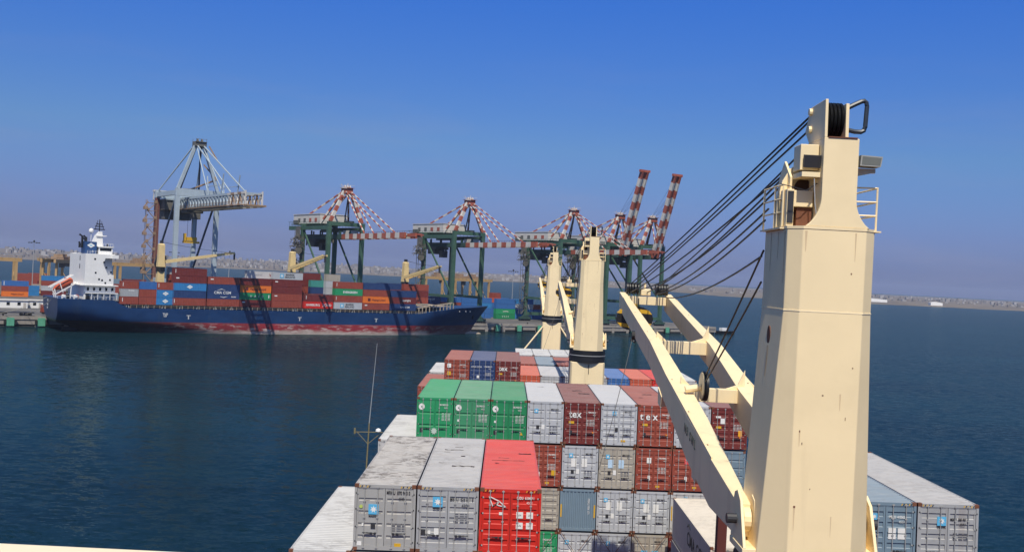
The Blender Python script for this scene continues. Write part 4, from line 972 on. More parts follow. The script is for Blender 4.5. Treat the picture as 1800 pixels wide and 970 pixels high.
    sp_.box(17.2, 19.2, -12.9, -9.2, 25.72, 26.9); sp_.box(9.5, 18, -12.0, 12.0, 26.92, 27.05)
    for x in (11, 13, 15, 17, 19.3): sp_.box(x - .1, x + .1, -12.5, -12.3, 11.4, 13.5)
    ss = sp_.build('superstructure', WHITE, r)
    for x, z in ((11.6, 25.3), (12.0, 20.6), (14.6, 24.3), (15.4, 22.5), (17.0, 20.9), (13.2, 18.4), (14.2, 18.1), (16.8, 18.3), (15.3, 17.2)):
        MB().box(x - .28, x + .28, -12.25, -12.19, z - .3, z + .3).build('window', GLASS, ss)
    for y, z in ((-4, 25.4), (-4, 22.6)): MB().box(8.44, 8.51, y - .45, y + .45, z - .8, z + .8).build('window', GLASS, ss)
    for x in (10, 12, 14, 16, 18): MB().box(x - .35, x + .35, -11.06, -10.99, 14.4, 15.5).build('window', GLASS, ss)
    for x in (9.8, 12.4, 15.0, 17.6): MB().box(x - .5, x + .5, -11.06, -10.99, 11.5, 13.3).build('door', flat('ss_door', (.35, .34, .32), .6), ss)
    wh = MB().box(13.6, 18.2, -8, 8, 27.05, 29.5).box(13.2, 18.6, -8.4, 8.4, 29.5, 29.75).build('wheelhouse', WHITE, r)
    MB().box(14, 17.8, -8.06, -7.99, 28.2, 29.2).build('window', GLASS, wh); MB().box(18.19, 18.26, -7.6, 7.6, 28.2, 29.2).build('window', GLASS, wh)
    mb = MB()
    for x in [9 + .9 * i for i in range(11)]: mb.box(x - .04, x + .04, -12.1, -12.02, 27.05, 28.1)
    for h in (.5, 1.0): mb.box(9, 18.6, -12.1, -12.03, 27.05 + h, 27.1 + h)
    for x in [13.4 + .8 * i for i in range(7)]: mb.box(x - .04, x + .04, -8.3, -8.22, 29.75, 30.8)
    mb.box(13.4, 18.2, -8.3, -8.23, 30.75, 30.82); mb.build('guard_rail', WHITE, r)
    fu = MB().box(9.2, 13.0, -7.5, -1.5, 27.05, 31.2).build('funnel', paint('funnel_blue', (.012, .055, .17), .5, .15), r)
    MB().prism([(9.8, 29.9), (11.1, 30.75), (12.4, 29.9), (11.1, 29.05)], -7.56, -7.51, 'y').build('diamond_emblem', MARKW, fu); letter(fu, 'IRISL', (11.1, -7.59, 29.85), .5, SIGNBLUE, bold=.02); letter(fu, 'A', (11.7, -7.56, 27.9), .9, MARKW)
    for x, y, h, l in ((9.6, -5.5, 32.4, -.6), (8.9, -4.0, 33.6, -1.0), (10.4, -3.0, 33.2, -.9), (7.9, -5.0, 31.0, -.2)): MB().tube([(x, y, 29), (x, y, h - .6), (x + l, y, h)], .38, 8).build('exhaust_pipe', BLACK, fu)
    MB().tube([(11.6, -4.6, 29.8), (11.6, -4.6, 34.3)], .12, 6).tube([(11.6, -4.6, 34.2), (11.6, -4.6, 34.5), (11.6, -4.6, 35.1), (11.6, -4.6, 35.6), (11.6, -4.6, 35.9)], [.3, .72, .85, .6, .1], 12).build('radome', WHITE, r, smooth=True)
    MB().loft([[(x0, -1.4, z), (x1, -1.4, z), (x1, 1.4, z), (x0, 1.4, z)] for x0, x1, z in ((12.6, 16.4, 29.7), (14.0, 16.2, 33.5), (15.0, 16.0, 35.0))]).box(14, 17.4, -1.8, 1.8, 33.3, 33.6).build('radar_mast', WHITE, r)
    mb = MB(); mb.tube([(15.3, 0, 35), (15.3, 0, 39.2)], .16, 6); 
    for z, l in ((35.6, 2.6), (36.6, 2.0), (37.4, 1.4)): mb.box(15.3 - l / 1.4, 15.3 + l / 1.4, -.2, .2, z, z + .35); mb.tube([(15.3 - l / 2, 0, z), (15.3 - l / 2, 0, z + 1.5)], .09, 6); mb.tube([(15.3 + l / 2, 0, z), (15.3 + l / 2, 0, z + 1.2)], .09, 6)
    mb.build('radar_scanner', BLACK, r)
    # free-fall lifeboat on its stern ramp
    lm = paint('lifeboat_orange', (.50, .085, .03), .4, .1)
    d = Vector((1, 0, .62)).normalized(); p0 = Vector((.2, -4, 14.0)); secs = []
    for t, w_, h_ in ((0, .15, .2), (.8, .8, .75), (2.2, 1.2, 1.15), (4.6, 1.3, 1.3), (6.2, 1.15, 1.35), (7.0, .7, .9), (7.3, .1, .2)):
        c = p0 + d * t; up = Vector((-.527, 0, .85)); secs.append([tuple(c + Vector((0, 1, 0)) * (w_ * math.cos(a)) + up * (h_ * math.sin(a))) for a in [k * math.pi / 5 for k in range(10)]])
    lb = MB().loft(secs).build('lifeboat', lm, r, smooth=True)
    q = p0 + d * 5.6 + Vector((-.527, 0, .85)) * 1.1; MB().box(q.x - .6, q.x + .6, q.y - .6, q.y + .6, q.z - .1, q.z + .5).build('steering_hatch', lm, lb)
    mb = MB()
    for y in (-5.6, -2.4):
        for off in (1.45, -1.5):
            a = p0 + d * -.6 + Vector((-.527, 0, .85)) * off; b_ = p0 + d * 8.0 + Vector((-.527, 0, .85)) * off; mb.bar((a.x, y, a.z), (b_.x, y, b_.z), .3, .35)
        mb.bar((1.0, y, 11.4), (.4, y, 14.4), .3); mb.bar((5.5, y, 11.4), (5.8, y, 16.5), .3); mb.bar((3.2, y, 13.2), (2.0, y, 16.6), .25)
    mb.build('lifeboat_ramp', WHITE, r)
    # stern clutter: winches and a railing
    for x, y, c_ in ((4.0, -9, DSTEEL), (6.2, -10.5, WHITE), (2.5, -10, WHITE), (7.2, -8, flat('winch_red', (.35, .07, .04), .6)), (9.8, -12, BLACK)): MB().box(x - .6, x + .6, y - .5, y + .5, 11.4, 12.6).tube([(x, y - .9, 12.3), (x, y + .9, 12.3)], .5, 8).build('mooring_winch', c_, r)
    mb = MB()
    for i in range(15): mb.box(.2 + i * 1.3, .3 + i * 1.3, -12.2, -12.1, 11.3, 12.4)
    mb.box(.2, 18.6, -12.2, -12.12, 12.35, 12.42); mb.build('stern_rail', WHITE, r)
    # three deck cranes
    for i, (x, zt, zb, zbase, zh, hd, ln, tz) in enumerate(((37.2, 32.2, 23.0, 9, 25.4, -2, 27, 29.9), (88.2, 32.0, 23.2, 9, 25.2, -84, 25, 30.6), (139.2, 30.3, 21.2, 9, 23.6, -86, 25, 28.8))):
        yb = 0.0
        c_ = MB().loft([[(x - w_, yb - w_ * .9, z), (x + w_, yb - w_ * .9, z), (x + w_, yb + w_ * .9, z), (x - w_, yb + w_ * .9, z)] for w_, z in ((1.5, 9.5), (1.2, zb - 1.2))]).build('deck_crane', CREAMF, r)
        MB().tube([(x, yb, zb - 1.2), (x, yb, zb + .5)], 1.62, 14).build('slewing_ring', BLACK, c_)
        MB().loft([[(x - w_, yb - w_ * .9, z), (x + w_, yb - w_ * .9, z), (x + w_, yb + w_ * .9, z), (x - w_, yb + w_ * .9, z)] for w_, z in ((1.3, zb + .5), (1.15, zb + 3), (1.05, zt - .6), (.7, zt - .2))]).build('crane_tower', CREAMF, c_)
        MB().box(x - .5, x + .5, yb - .6, yb + .6, zt - .2, zt + .9).box(x + 1.3, x + 1.9, yb - .5, yb + .7, zb + 2.6, zb + 4.6).build('winch_head', DSTEEL, c_)
        a = R(hd); u = Vector((math.cos(a), math.sin(a), 0)); v = Vector((-u.y, u.x, 0)); base = Vector((x, yb, zh)) + u * 1.4; tip = Vector((x, yb, 0)) + u * ln; tip.z = tz
        mb = MB()
        for s in (-1, 1): mb.bar(base + v * (1.3 * s), tip + v * (.9 * s), .5, 1.15, w2=.4, h2=.8)
        for k in range(6): c0 = base.lerp(tip, (k + 1) / 6); mb.bar(c0 + v * -1.1, c0 + v * 1.1, .3, .35)
        mb.build('boom', CREAMF, c_)
        MB().bar(tip - u * .6 + v * -.9, tip - u * .6 + v * .9, .7, .7).bar(tip + u * .2, tip + u * .2 + Vector((0, 0, -2.6)), .55).build('hook_block', DSTEEL, c_)
        mb = MB()
        for k in (-.5, 0, .5): mb.tube(rope(((x, yb + k, zt + .4), tip + v * k), .4, 6), .035, 4)
        mb.build('boom_ropes', ROPE, c_)
    # mooring ropes belong to the ship
    for p, q in (((.5, 5, 11.4), (-14, QE - SN + .5, GZ + .8)), ((.5, -3, 11.2), (-5, QE - SN + .5, GZ + .8)), ((180.5, 1, 11.5), (190.6, QE - SN + .5, GZ + .8))): MB().tube(rope((p, q), .8, 8), .06, 5).build('mooring_rope', flat('pale_rope', (.45, .42, .34), .9), r)
blue_ship()

# ------------------------------------------------------------------ plainer containers: blue ship, yard
def far_body(L_):
    mb = MB(); h = CW / 2; H = 2.59
    for y in (0, L_ - .15):
        for x in (-h, h - .12): mb.box(x, x + .12, y, y + .15, 0, H)
        mb.box(-h + .12, h - .12, y + .01, y + .14, H - .14, H - .003); mb.box(-h + .12, h - .12, y + .01, y + .14, 0, .16)
    for x in (-h, h - .06): mb.box(x, x + .06, .15, L_ - .15, H - .09, H - .003); mb.box(x, x + .06, .15, L_ - .15, .003, .15)
    for s in (-1, 1):
        n = int(L_ / .6); V = []
        for i in range(n): 
            y = .15 + i * (L_ - .3) / n; st = (L_ - .3) / n
            for f, d in ((0, .01), (.4, .01), (.5, .05), (.9, .05)): V.append((y + f * st, d))
        V.append((L_ - .15, .01)); vs = []
        for y, d in V: x = s * (h - d); vs += [(x, y, .14), (x, y, H - .08)]
        mb.add(vs, [(2 * i, 2 * i + 1, 2 * i + 3, 2 * i + 2) for i in range(len(V) - 1)])
    mb.box(-h + .06, h - .06, .03, L_ - .03, .1, H - .02)
    for k, y in ((0, .02), (1, L_ - .02)):
        for x in (-.85, -.3, .3, .85): mb.box(x - .03, x + .03, min(y, y + (-.03 if k == 0 else .03)), max(y, y + (-.03 if k == 0 else .03)), .1, H - .1)
    return mb
# far ones lie along the quay: their length runs along s
def far_mesh(L_):
    mb = far_body(L_); mb.v = [(y, -x, z) for x, y, z in mb.v]
    return mb.mesh('container_body', WHITE)
FAR = {12: far_mesh(12.0), 6: far_mesh(6.0)}
ORD = ['lowest', 'second', 'third', 'fourth', 'fifth', 'top']
def fbox(s, n, z, L_, col, label, group, turn=False):
    o = link('shipping_container', FAR[L_]); o.location = PT(s, n, z); o.rotation_euler = (0, 0, A + (math.pi / 2 if turn else 0))
    setmat(o, CC[col]); return tag(o, label, 'container', group)
CN = {'grey': 'grey', 'lgrey': 'pale grey', 'bgrey': 'beige grey', 'white': 'white', 'red': 'bright red', 'maroon': 'maroon', 'rust': 'rust red', 'rustor': 'orange red', 'green': 'green', 'dgreen': 'dark green', 'navy': 'navy blue', 'blue': 'blue', 'lblue': 'light blue', 'bluegrey': 'blue grey', 'orange': 'orange', 'teal': 'teal', 'greydirty': 'grey'}
def deco(o, words_, size, mat=MARKW, x=6.0, z=1.25, star=False, bold=.02):
    if star: 
        q = MB().box(-.75, .75, -.01, .02, -.75, .75).build('emblem_panel', SIGNBLUE, o); q.location = (x - 3.3, -CW / 2 - .01, 1.3); MB().prism(star_pts(0, 0, .65), -.02, -.012, 'y').build('star_emblem', MARKW, q)
    for i, w_ in enumerate(words_): letter(o, w_, (x, -CW / 2 - .012, z - i * size * .95), size, mat, bold=bold)
STK = [  # s start, length, tiers from the bottom: (colour, words)
 (91.8, 6, ['rust', 'grey', 'rust']), (98.0, 6, ['rust', 'rust', 'blue']), (104.0, 6, ['lblue', 'lblue', 'rust']),
 (109.7, 12, ['rust', 'navy', 'lblue', 'maroon', 'maroon']), (122.2, 12, ['rust', 'navy', 'navy', 'rust']), (134.4, 12, ['maroon', 'dgreen', 'orange', 'maroon']),
 (146.9, 12, ['rust', 'rust', 'maroon', 'maroon', 'lgrey']), (160.0, 12, ['red', 'maroon']), (172.6, 12, ['lgrey', 'rust', 'green', 'rust']), (184.9, 12, ['rust', 'orange', 'rust', 'navy']), (197.2, 12, ['navy', 'maroon', 'navy'])]
NTH = ['first', 'second', 'third', 'fourth', 'fifth', 'sixth', 'seventh', 'eighth', 'ninth', 'tenth', 'eleventh']
PIT = 2.68
for i, (s, L_, cols) in enumerate(STK):
    for k, col in enumerate(cols):
        tn = ORD[k] if k < len(cols) - 1 else 'top'
        o = fbox(s, SN - 11.7, 10.15 + k * PIT, L_, col, '%s container, %s of the %s stack from the white superstructure' % (CN[col], tn, NTH[i]), 'containers along the near side of the blue ship')
        o.scale.z = PIT * .985 / 2.59
        key = (i, k)
        if key in ((2, 0), (2, 1), (3, 2)):
            x = 3.2 if L_ == 6 else 6; MB().prism([(x - 1.1, 1.3), (x, 2.0), (x + 1.1, 1.3), (x, .6)], -CW / 2 - .03, -CW / 2 - .01, 'y').build('diamond_emblem', MARKW, o); letter(o, 'IRISL', (x, -CW / 2 - .035, 1.3), .5, SIGNBLUE)
        if key == (1, 1): pass
        if key == (0, 1): deco(o, ['MAERSK'], .55, MARKW, 3.6, 2.0)
        if key == (4, 1): deco(o, ['CMA CGM'], 1.35, MARKW, 5.6, 2.2); MB().tube([(3.6, -CW / 2 - .02, 3.1), (5.2, -CW / 2 - .02, 3.5), (6.6, -CW / 2 - .02, 3.1)], [.03, .12, .03], 5).build('swoosh_emblem', MARKW, o); MB().tube([(4.6, -CW / 2 - .02, .8), (6, -CW / 2 - .02, .5), (7.4, -CW / 2 - .02, .9)], [.03, .12, .03], 5).build('swoosh_emblem', MARKW, o); deco(o, ['DELMAS'], .5, MARKW, 9.8, .8)
        if key == (5, 2): deco(o, ['Hapag-Lloyd'], 1.25, flat('orange_dark_blue', (.12, .02, .02), .6), 6.8); MB().box(2.0, 3.1, -CW / 2 - .03, -CW / 2 - .01, .8, 1.9).build('square_emblem', flat('emblem_maroon', (.12, .02, .02), .6), o)
        if key == (5, 1): deco(o, ['U   A   S   C'], 1.0, MARKW, 6.5); mark(o, 'white_bar', 11.2, 1.3, .35, 1.2, MARKW, -CW / 2 - .02)
        if key == (6, 4): deco(o, ['MAERSK', 'SEALAND'], .95, MARKB, 6.8, 1.75, True)
        if key == (8, 0): deco(o, ['MAERSK', 'SEALAND'], .95, MARKB, 6.6, 1.75, True)
        if key == (7, 0): deco(o, ['HAMBURG', ], 1.2, MARKW, 3.6); deco(o, ['SUD'], 1.2, MARKW, 10.2); MB().bar((7.6, -CW / 2 - .02, .7), (8.9, -CW / 2 - .02, 1.9), .2, .02, up=(0, 1, 0)).bar((7.6, -CW / 2 - .02, 1.9), (8.9, -CW / 2 - .02, .7), .2, .02, up=(0, 1, 0)).build('crossed_emblem', MARKW, o)
        if key == (8, 2): deco(o, ['EVERGREEN'], 1.15, MARKW, 6.6, bold=.035)
        if key == (9, 1): deco(o, ['Hapag-Lloyd'], 1.2, flat('orange_dark_blue', (.12, .02, .02), .6), 7); MB().box(2.2, 3.4, -CW / 2 - .03, -CW / 2 - .01, .7, 1.9).build('square_emblem', flat('emblem_maroon', (.12, .02, .02), .6), o)
        if key == (10, 1): deco(o, ['HANJIN'], 1.1, MARKW, 7.5)
        if key == (10, 0): deco(o, ['CMA CGM'], .9, MARKW, 7)
        if key in ((4, 3), (6, 3), (9, 0), (3, 3), (5, 0), (6, 1)): mark(o, 'white_stencil', 1.5, 1.7, 1.1, .4, MARKW, -CW / 2 - .015)
        if key in ((0, 2), (3, 0), (3, 4), (2, 2), (8, 1), (8, 3), (7, 1), (0, 0)): mark(o, 'white_stencil', .7, 1.5, .2, 1.3, MARKW, -CW / 2 - .015)
o = fbox(137.6, SN - 9.2, 10.15 + 4 * PIT, 12, 'white', 'white container with a dark red arrow on top of the orange one', 'containers along the near side of the blue ship'); o.scale.z = 1.03
MB().prism([(8.6, 1.8), (9.7, 1.2), (8.9, .8), (9.0, 1.2)], -CW / 2 - .03, -CW / 2 - .01, 'y').build('arrow_emblem', flat('arrow_red', (.25, .02, .02), .6), o); deco(o, ['CROWLEY'], .55, STEEL, 4.6)
DEEP = [(112.4, 4, 5, ['rust', 'grey'], 3, 12), (160.6, 2.5, 3, ['maroon', 'maroon'], 3, 12), (166.6, -2, 2.6, ['teal'], 3, 6), (172.0, -4.5, 3, ['lgrey', 'lgrey', 'bgrey'], 2, 6), (198.0, 0, 2, ['navy', 'rust', 'navy'], 1, 12), (208.5, -2, 2, ['rust', 'maroon', 'rust'], 1, 12)]
for j, (s, y, _, cols, k0, L_) in enumerate(DEEP):
    for k, col in enumerate(cols):
        o = fbox(s, SN + y, 10.15 + (k0 + k) * PIT, L_, col, '%s container, %s of the %s recessed stack on the blue ship' % (CN[col], ORD[k] if k < len(cols) - 1 or len(cols) == 1 else 'top', NTH[j]), 'recessed containers on the blue ship'); o.scale.z = PIT * .985 / 2.59
    if k0 > 1 and j in (0, 1, 2, 3):
        for k in range(k0): o = fbox(s, SN + y, 10.15 + k * PIT, L_, ('rust', 'navy', 'maroon')[(j + k) % 3], '%s container hidden %s under the %s recessed stack' % (('rust red', 'navy blue', 'maroon')[(j + k) % 3], ORD[k], NTH[j]), 'recessed containers on the blue ship'); o.scale.z = PIT * .985 / 2.59
# container yard
def ystack(s, n, L_, cols, where, turn=False):
    out = []
    for k, col in enumerate(cols):
        lab = '%s container, %s of the yard stack %s' % (CN[col], 'only one' if len(cols) == 1 else (ORD[k] if k < len(cols) - 1 else 'top'), where)
        out.append(fbox(s, n, GZ + .05 + k * 2.62, L_, col, lab, 'containers stacked in the yard', turn))
    return out
a = ystack(82.5, 560, 12, ['orange', 'rust', 'blue'], 'behind the white huts'); deco(a[0], ['Hapag-Lloyd'], 1.1, flat('orange_dark_blue', (.12, .02, .02), .6), 7); mark(a[2], 'white_bar', .8, 1.3, .3, 2.0, MARKW, -CW / 2 - .02)
ystack(76, 563, 6, ['maroon', 'rust', 'teal'], 'left of the one with the orange bottom')
ystack(96.2, 575, 6, ['lblue', 'lblue'], 'with two light blue ones'); ystack(104.5, 582, 12, ['maroon', 'lgrey', 'rust', 'lblue'], 'beside the lifeboat'); ystack(103, 600, 6, ['rust', 'bgrey'], 'half behind the lifeboat')
a = ystack(118, 740, 12, ['rust', 'rust', 'rust'], 'at the water beyond the huts'); ystack(128, 760, 12, ['maroon', 'rust', 'rust'], 'standing farthest back by the huts')
a = ystack(84, 760, 12, ['maroon', 'red', 'red'], 'before the pale shed'); deco(a[2], ['HAMBURG SUD'], 1.2); a = ystack(96.5, 760, 12, ['maroon', 'red', 'red'], 'right before the pale shed'); deco(a[2], ['HAMBURG SUD'], 1.2)
for i in range(7): ystack(128 + i * 14.5, 566 + 4 * (i % 2), 12, [('maroon', 'rust', 'rust', 'maroon')[j % 4] if (i + j) % 3 else 'bluegrey' for j in range(4 if i < 2 else 3)], ('seen between superstructure and first stack', 'behind the first pale yellow crane', 'behind the fourth ship stack', 'behind the fifth ship stack', 'behind the sixth ship stack', 'behind the seventh ship stack', 'behind the eighth ship stack')[i])
# stacks ahead of the blue bow
a = ystack(238, 440, 12, ['rust', 'maroon', 'navy', 'navy'], 'behind the forecastle, first'); deco(a[3], ['CMA CGM'], 1.2)
a = ystack(251, 441, 12, ['navy', 'navy', 'navy', 'navy'], 'behind the forecastle, second'); deco(a[3], ['CMA CGM'], 1.2)
ystack(226, 436, 6, ['rust', 'rust', 'maroon', 'rust'], 'just behind the breakwater'); ystack(232.2, 436, 6, ['maroon', 'grey', 'rust', 'maroon'], 'next behind the breakwater')
a = ystack(264, 442, 12, ['navy', 'white', 'rust', 'blue'], 'above the bow deck'); ystack(277, 443, 12, ['blue', 'blue', 'blue', 'blue'], 'straight above the bow tip')
a = ystack(290, 444, 6, ['blue', 'blue', 'lblue', 'blue'], 'just right of the bow tip'); 
a = ystack(297, 441, 12, ['dgreen', 'green', 'blue', 'blue'], 'with a lettered green pair at the bottom'); deco(a[0], ['U  A  S  C'], 1.0); deco(a[1], ['CAPITAL'], .9)
a = ystack(309.6, 443, 6, ['lblue', 'blue', 'lgrey', 'lblue'], 'right of the lettered green pair'); ystack(316, 443, 6, ['blue', 'lblue', 'lgrey', 'blue'], 'left of the far tower')
ystack(322.4, 443, 6, ['blue', 'blue', 'rust'], 'touching the far tower'); a = ystack(303, 455, 6, ['blue', 'blue', 'blue', 'rustor', 'rust'], 'topped by rust red in the blue block'); ystack(310, 457, 6, ['blue', 'blue', 'blue', 'blue'], 'in the blue block beside the lamp pole')
ystack(329, 443, 6, ['navy', 'dgreen'], 'low one beside the crane foot')

# ------------------------------------------------------------------ quay cranes
def stairs(parent, s, n, z0, z1, mat, wd=3.0):
    """zigzag stair tower with landings"""
    mb = MB(); k = 0; z = z0; h = 3.2
    while z < z1 - h:
        a, b_ = (s - wd / 2, s + wd / 2) if k % 2 == 0 else (s + wd / 2, s - wd / 2)
        mb.bar((a, n - .5, z), (b_, n - .5, z + h), .5, .25); mb.bar((a, n - .5, z + 1.0), (b_, n - .5, z + h + 1.0), .08)
        mb.box(s - wd / 2 - .6, s + wd / 2 + .6, n - .9, n + .9, z + h - .08, z + h + .08); mb.box(b_ - .6, b_ + .6, n - .95, n - .85, z + h, z + h + 1.1)
        z += h; k += 1
    for x in (s - wd / 2 - .5, s + wd / 2 + .5):
        for y in (n - .9, n + .9): mb.box(x - .09, x + .09, y - .09, y + .09, z0, z1)
    return mb.build('stair_tower', mat, parent)
def bogies(parent, hw, gauge):
    for x in (-hw, hw):
        for y in (0, gauge):
            b_ = MB().box(x - 3.6, x + 3.6, y - .7, y + .7, 1.0, 2.0).prism([(x - 2.6, 2.0), (x + 2.6, 2.0), (x + .9, 3.2), (x - .9, 3.2)], y - .6, y + .6, 'y').build('bogie', CGD if parent.get('green') else CLUT, parent)
            mb = MB()
            for k in (-3, -1.7, -.5, .5, 1.7, 3): mb.tube([(x + k, y - .25, .5), (x + k, y + .25, .5)], .5, 10)
            mb.build('wheels', DSTEEL, b_)
def green_crane(label, sc_):
    """local: x along the quay, y landward from the waterside rail, z from the quay; legs 15.5 m apart, gauge 27"""
    r = thing('quay_crane', label, 'quay crane', PT(sc_, 399, GZ), (0, 0, A), 'green and red white quay cranes'); r['green'] = 1
    hw, G = 7.75, 27.0; Z = lambda z: z - GZ
    for x in (-hw, hw):
        for y in (0, G): MB().box(x - .85, x + .85, y - .75, y + .75, 2.8, Z(43.9)).build('leg', CG, r)
    for y in (0, G):
        MB().box(-hw + .85, hw - .85, y - .6, y + .6, 3.0, 4.6).build('sill_beam', CG, r); MB().box(-hw - .8, hw + .8, y - .72, y + .72, Z(43.92), Z(45.6) if y == 0 else Z(44.9)).build('portal_beam', CG, r)
    for x in (-hw, hw):
        MB().box(x - .7, x + .7, -.6, G + 14.5, Z(42.1), Z(43.88)).build('upper_girder', CG, r)
        MB().bar((x, 26.2, Z(42)), (x, .9, Z(17)), .55, .7).build('diagonal_brace', CG, r)
        MB().box(x - .45, x + .45, .75, G - .75, Z(15.0), Z(16.2)).build('tie_beam', CG, r)
    bogies(r, hw, G)
    # trolley girder under the portal, boom
    for x in (-2.6, 2.6): MB().box(x - .55, x + .55, -2, G + 15, Z(38.4), Z(40.4)).build('trolley_girder', CGD, r)
    mb = MB()
    for i in range(9): mb.box(-2.6, 2.6, -1 + i * 5 - .2, -1 + i * 5 + .2, Z(39.6), Z(40.2))
    for i in range(5):
        for x in (-2.6, 2.6): mb.box(x - .25, x + .25, 1 + i * 9.5 - .3, 1 + i * 9.5 + .3, Z(40.4), Z(42.2))
    mb.build('girder_ties', CGD, r)
    return r, hw, G, Z
def green_top(r, hw, G, Z, up=False, tilt=0):
    hinge = Vector((0, -2.2, Z(39.4)))
    ang = R(0.6) if not up else R(71.5); Lb = 54.5 if not up else 44.5
    d = Vector((0, -math.cos(ang), math.sin(ang))); u = Vector((0, math.sin(ang), math.cos(ang)))
    mb = MB()
    n = 15 if not up else 11
    for x in ((-2.4, 2.4) if not up else (-1.7, 1.7)): mb.stripes(hinge + Vector((x, 0, 0)), hinge + Vector((x, 0, 0)) + d * Lb, 1.0, 2.1, n, CRED, CWH, up=u)
    if up:
        mb.stripes(hinge + d * 2 + u * -.3, hinge + d * Lb, 2.5, .5, n, CRED, CWH, up=u); e_ = hinge + d * Lb; mb.bar(e_ + Vector((-3.2, 0, 0)), e_ + Vector((3.2, 0, 0)), 1.3, 1.2, CRED)
    else:
        for k in range(12): c = hinge + d * (Lb * (k + .5) / 12); mb.bar(c + Vector((-1.9, 0, -.2)), c + Vector((1.9, 0, -.2)), .5, .5, CGD)
        e_ = hinge + d * Lb; mb.bar(e_, e_ + d * 6, 3.0, 1.2, CRED); mb.bar(e_ + d * 5 + Vector((0, 0, .4)), e_ + d * 9, 1.4, .5, CRED)
    boom = mb.build('boom', None, r)
    mb = MB()                                         # walkway and lamps on the boom
    for k in range(28): c = hinge + d * (Lb * (k + .5) / 28) + u * 1.05; mb.bar(c + Vector((3.2, 0, 0)), c + Vector((3.2, 0, 0)) + u * 1.1, .1)
    mb.bar(hinge + u * 2.1 + Vector((3.2, 0, 0)), hinge + d * Lb + u * 2.1 + Vector((3.2, 0, 0)), .1)
    mb.build('boom_walkway', CLUT, boom)
    # machinery house
    mh = MB().box(-6.4, 6.4, 12.5, G + 14.5, Z(45.05), Z(49.0)).box(-6.6, 6.6, 12.3, G + 14.7, Z(49.0), Z(49.3)).build('machinery_house', CWH, r)
    for y in (17, 23, 29, 35): MB().box(-6.46, -6.39, y - 1.2, y + 1.2, Z(45.6), Z(47.4)).build('louvre', CRED if y in (17, 23) else CLUT, mh)
    MB().box(-7.0, 7.0, 11, G + 16, Z(44.62), Z(44.9)).build('house_deck', CG, mh)
    # mast frame
    apex = Vector((0, .9, Z(59.2)))
    for x in (-1, 1):
        MB().stripes((x * (hw - .3), 0, Z(45.6)), apex + Vector((x * 1.2, -.6, 0)), 1.25, 1.35, 6, CRED, CWH).build('mast_leg', None, r)
        MB().stripes((x * (hw - 1.2), 11.5, Z(44.9)), apex + Vector((x * 1.2, .8, 0)), .8, .8, 8, CWH, CRED).build('rear_mast_leg', None, r)
        MB().stripes(apex + Vector((x * 1.6, .8, -.6)), (x * 6.2, G + 13.5, Z(44.9)), .55, .55, 12, CWH, CRED).build('backstay', None, r)
        if not up:
            for f in (.36, .70): MB().stripes(apex + Vector((x * 1.3, -.8, -.2)), hinge + d * (Lb * f) + Vector((x * 2.2, 0, 1.3)), .42, .42, 18, CWH, CRED).build('forestay', None, r)
        else:
            MB().stripes(apex + Vector((x * 1.3, -.8, -.2)), (x * 2.2, -4.5, Z(47)), .45, .45, 8, CWH, CRED).build('forestay', None, r); MB().stripes((x * 2.2, -4.5, Z(47)), hinge + d * 16 + Vector((x * 2.2, 0, 0)), .4, .4, 6, CWH, CRED).build('forestay', None, r)
            MB().tube([apex + Vector((x, 0, .4)), hinge + d * 40 + Vector((x * 2, 0, 0))], .07, 4).tube([apex + Vector((x, 0, .4)), hinge + d * 33 + Vector((x * 2, 0, 0))], .07, 4).build('hoist_rope', ROPE, r)
    mb = MB().box(-1.9, 1.9, -1.2, 2.4, Z(58.0), Z(60.2)).box(-2.4, 2.4, -1.8, 2.8, Z(60.2), Z(60.35)); ap = mb.build('mast_head', CRED, r)
    mb = MB()
    for x in (-1.2, 0, 1.2): mb.tube([(x - .2, .6, Z(60.6)), (x + .2, .6, Z(60.6))], .8, 10)
    mb.bar((-2, 1, Z(60.3)), (-2.6, 1, Z(62)), .15); mb.bar((0, 1, Z(60.3)), (.5, 1, Z(62.4)), .15); mb.box(-2.4, 2.4, -1.8, -1.7, Z(61.3), Z(61.4)); mb.box(-2.4, 2.4, 2.7, 2.8, Z(61.3), Z(61.4)); mb.box(-4.5, -2.0, -3.5, -2.5, Z(59.8), Z(60.1), CWH)
    mb.build('head_sheaves', CLUT, ap)
    MB().bar((1.5, 2, Z(58.5)), (3.5, 9, Z(46)), .5, .3).build('mast_ladder', CLUT, r)
    # trolley, driver's cab and rear machinery clutter
    tr = MB().box(-3.4, 3.4, G - 4, G + 6, Z(37.2), Z(38.3)).box(-2.8, 2.8, G - 1, G + 5, Z(35.0), Z(37.2)).build('trolley', CLUT, r)
    cab = MB().prism([(-1.4, Z(33.4)), (1.4, Z(33.4)), (1.5, Z(36.6)), (-1.5, Z(36.6))], G - 6.5, G - 3.5, 'y').build('driver_cab', CLUT, tr)
    MB().box(-1.2, 1.2, G - 6.57, G - 6.5, Z(34.0), Z(36.2)).build('window', GLASS, cab)
    mb = MB(); rnd = random.Random(5)
    for i in range(12): x, y = rnd.uniform(-3.4, 3.4), G + rnd.uniform(-14, 12); h = rnd.uniform(1, 3.4); mb.box(x - .2, x + .2, y - .5, y + .5, Z(38.4) - h, Z(38.35))
    mb.build('festoon_cables', CLUT, tr)
    mb = MB(); rq = random.Random(11)
    for i in range(70):
        a = Vector((rq.uniform(-hw - 5, -hw - .9), rq.uniform(G - 2.4, G + 2.4), Z(rq.uniform(34.8, 38.6)))); b_ = a + Vector((rq.uniform(-1.6, 1.6), rq.uniform(-1, 1), rq.uniform(-1.5, 1.5))); mb.bar(a, b_, rq.uniform(.1, .3))
    mb.box(-hw - 3.8, -hw - 2.2, G - 1, G + 1, Z(34.8), Z(36.6))
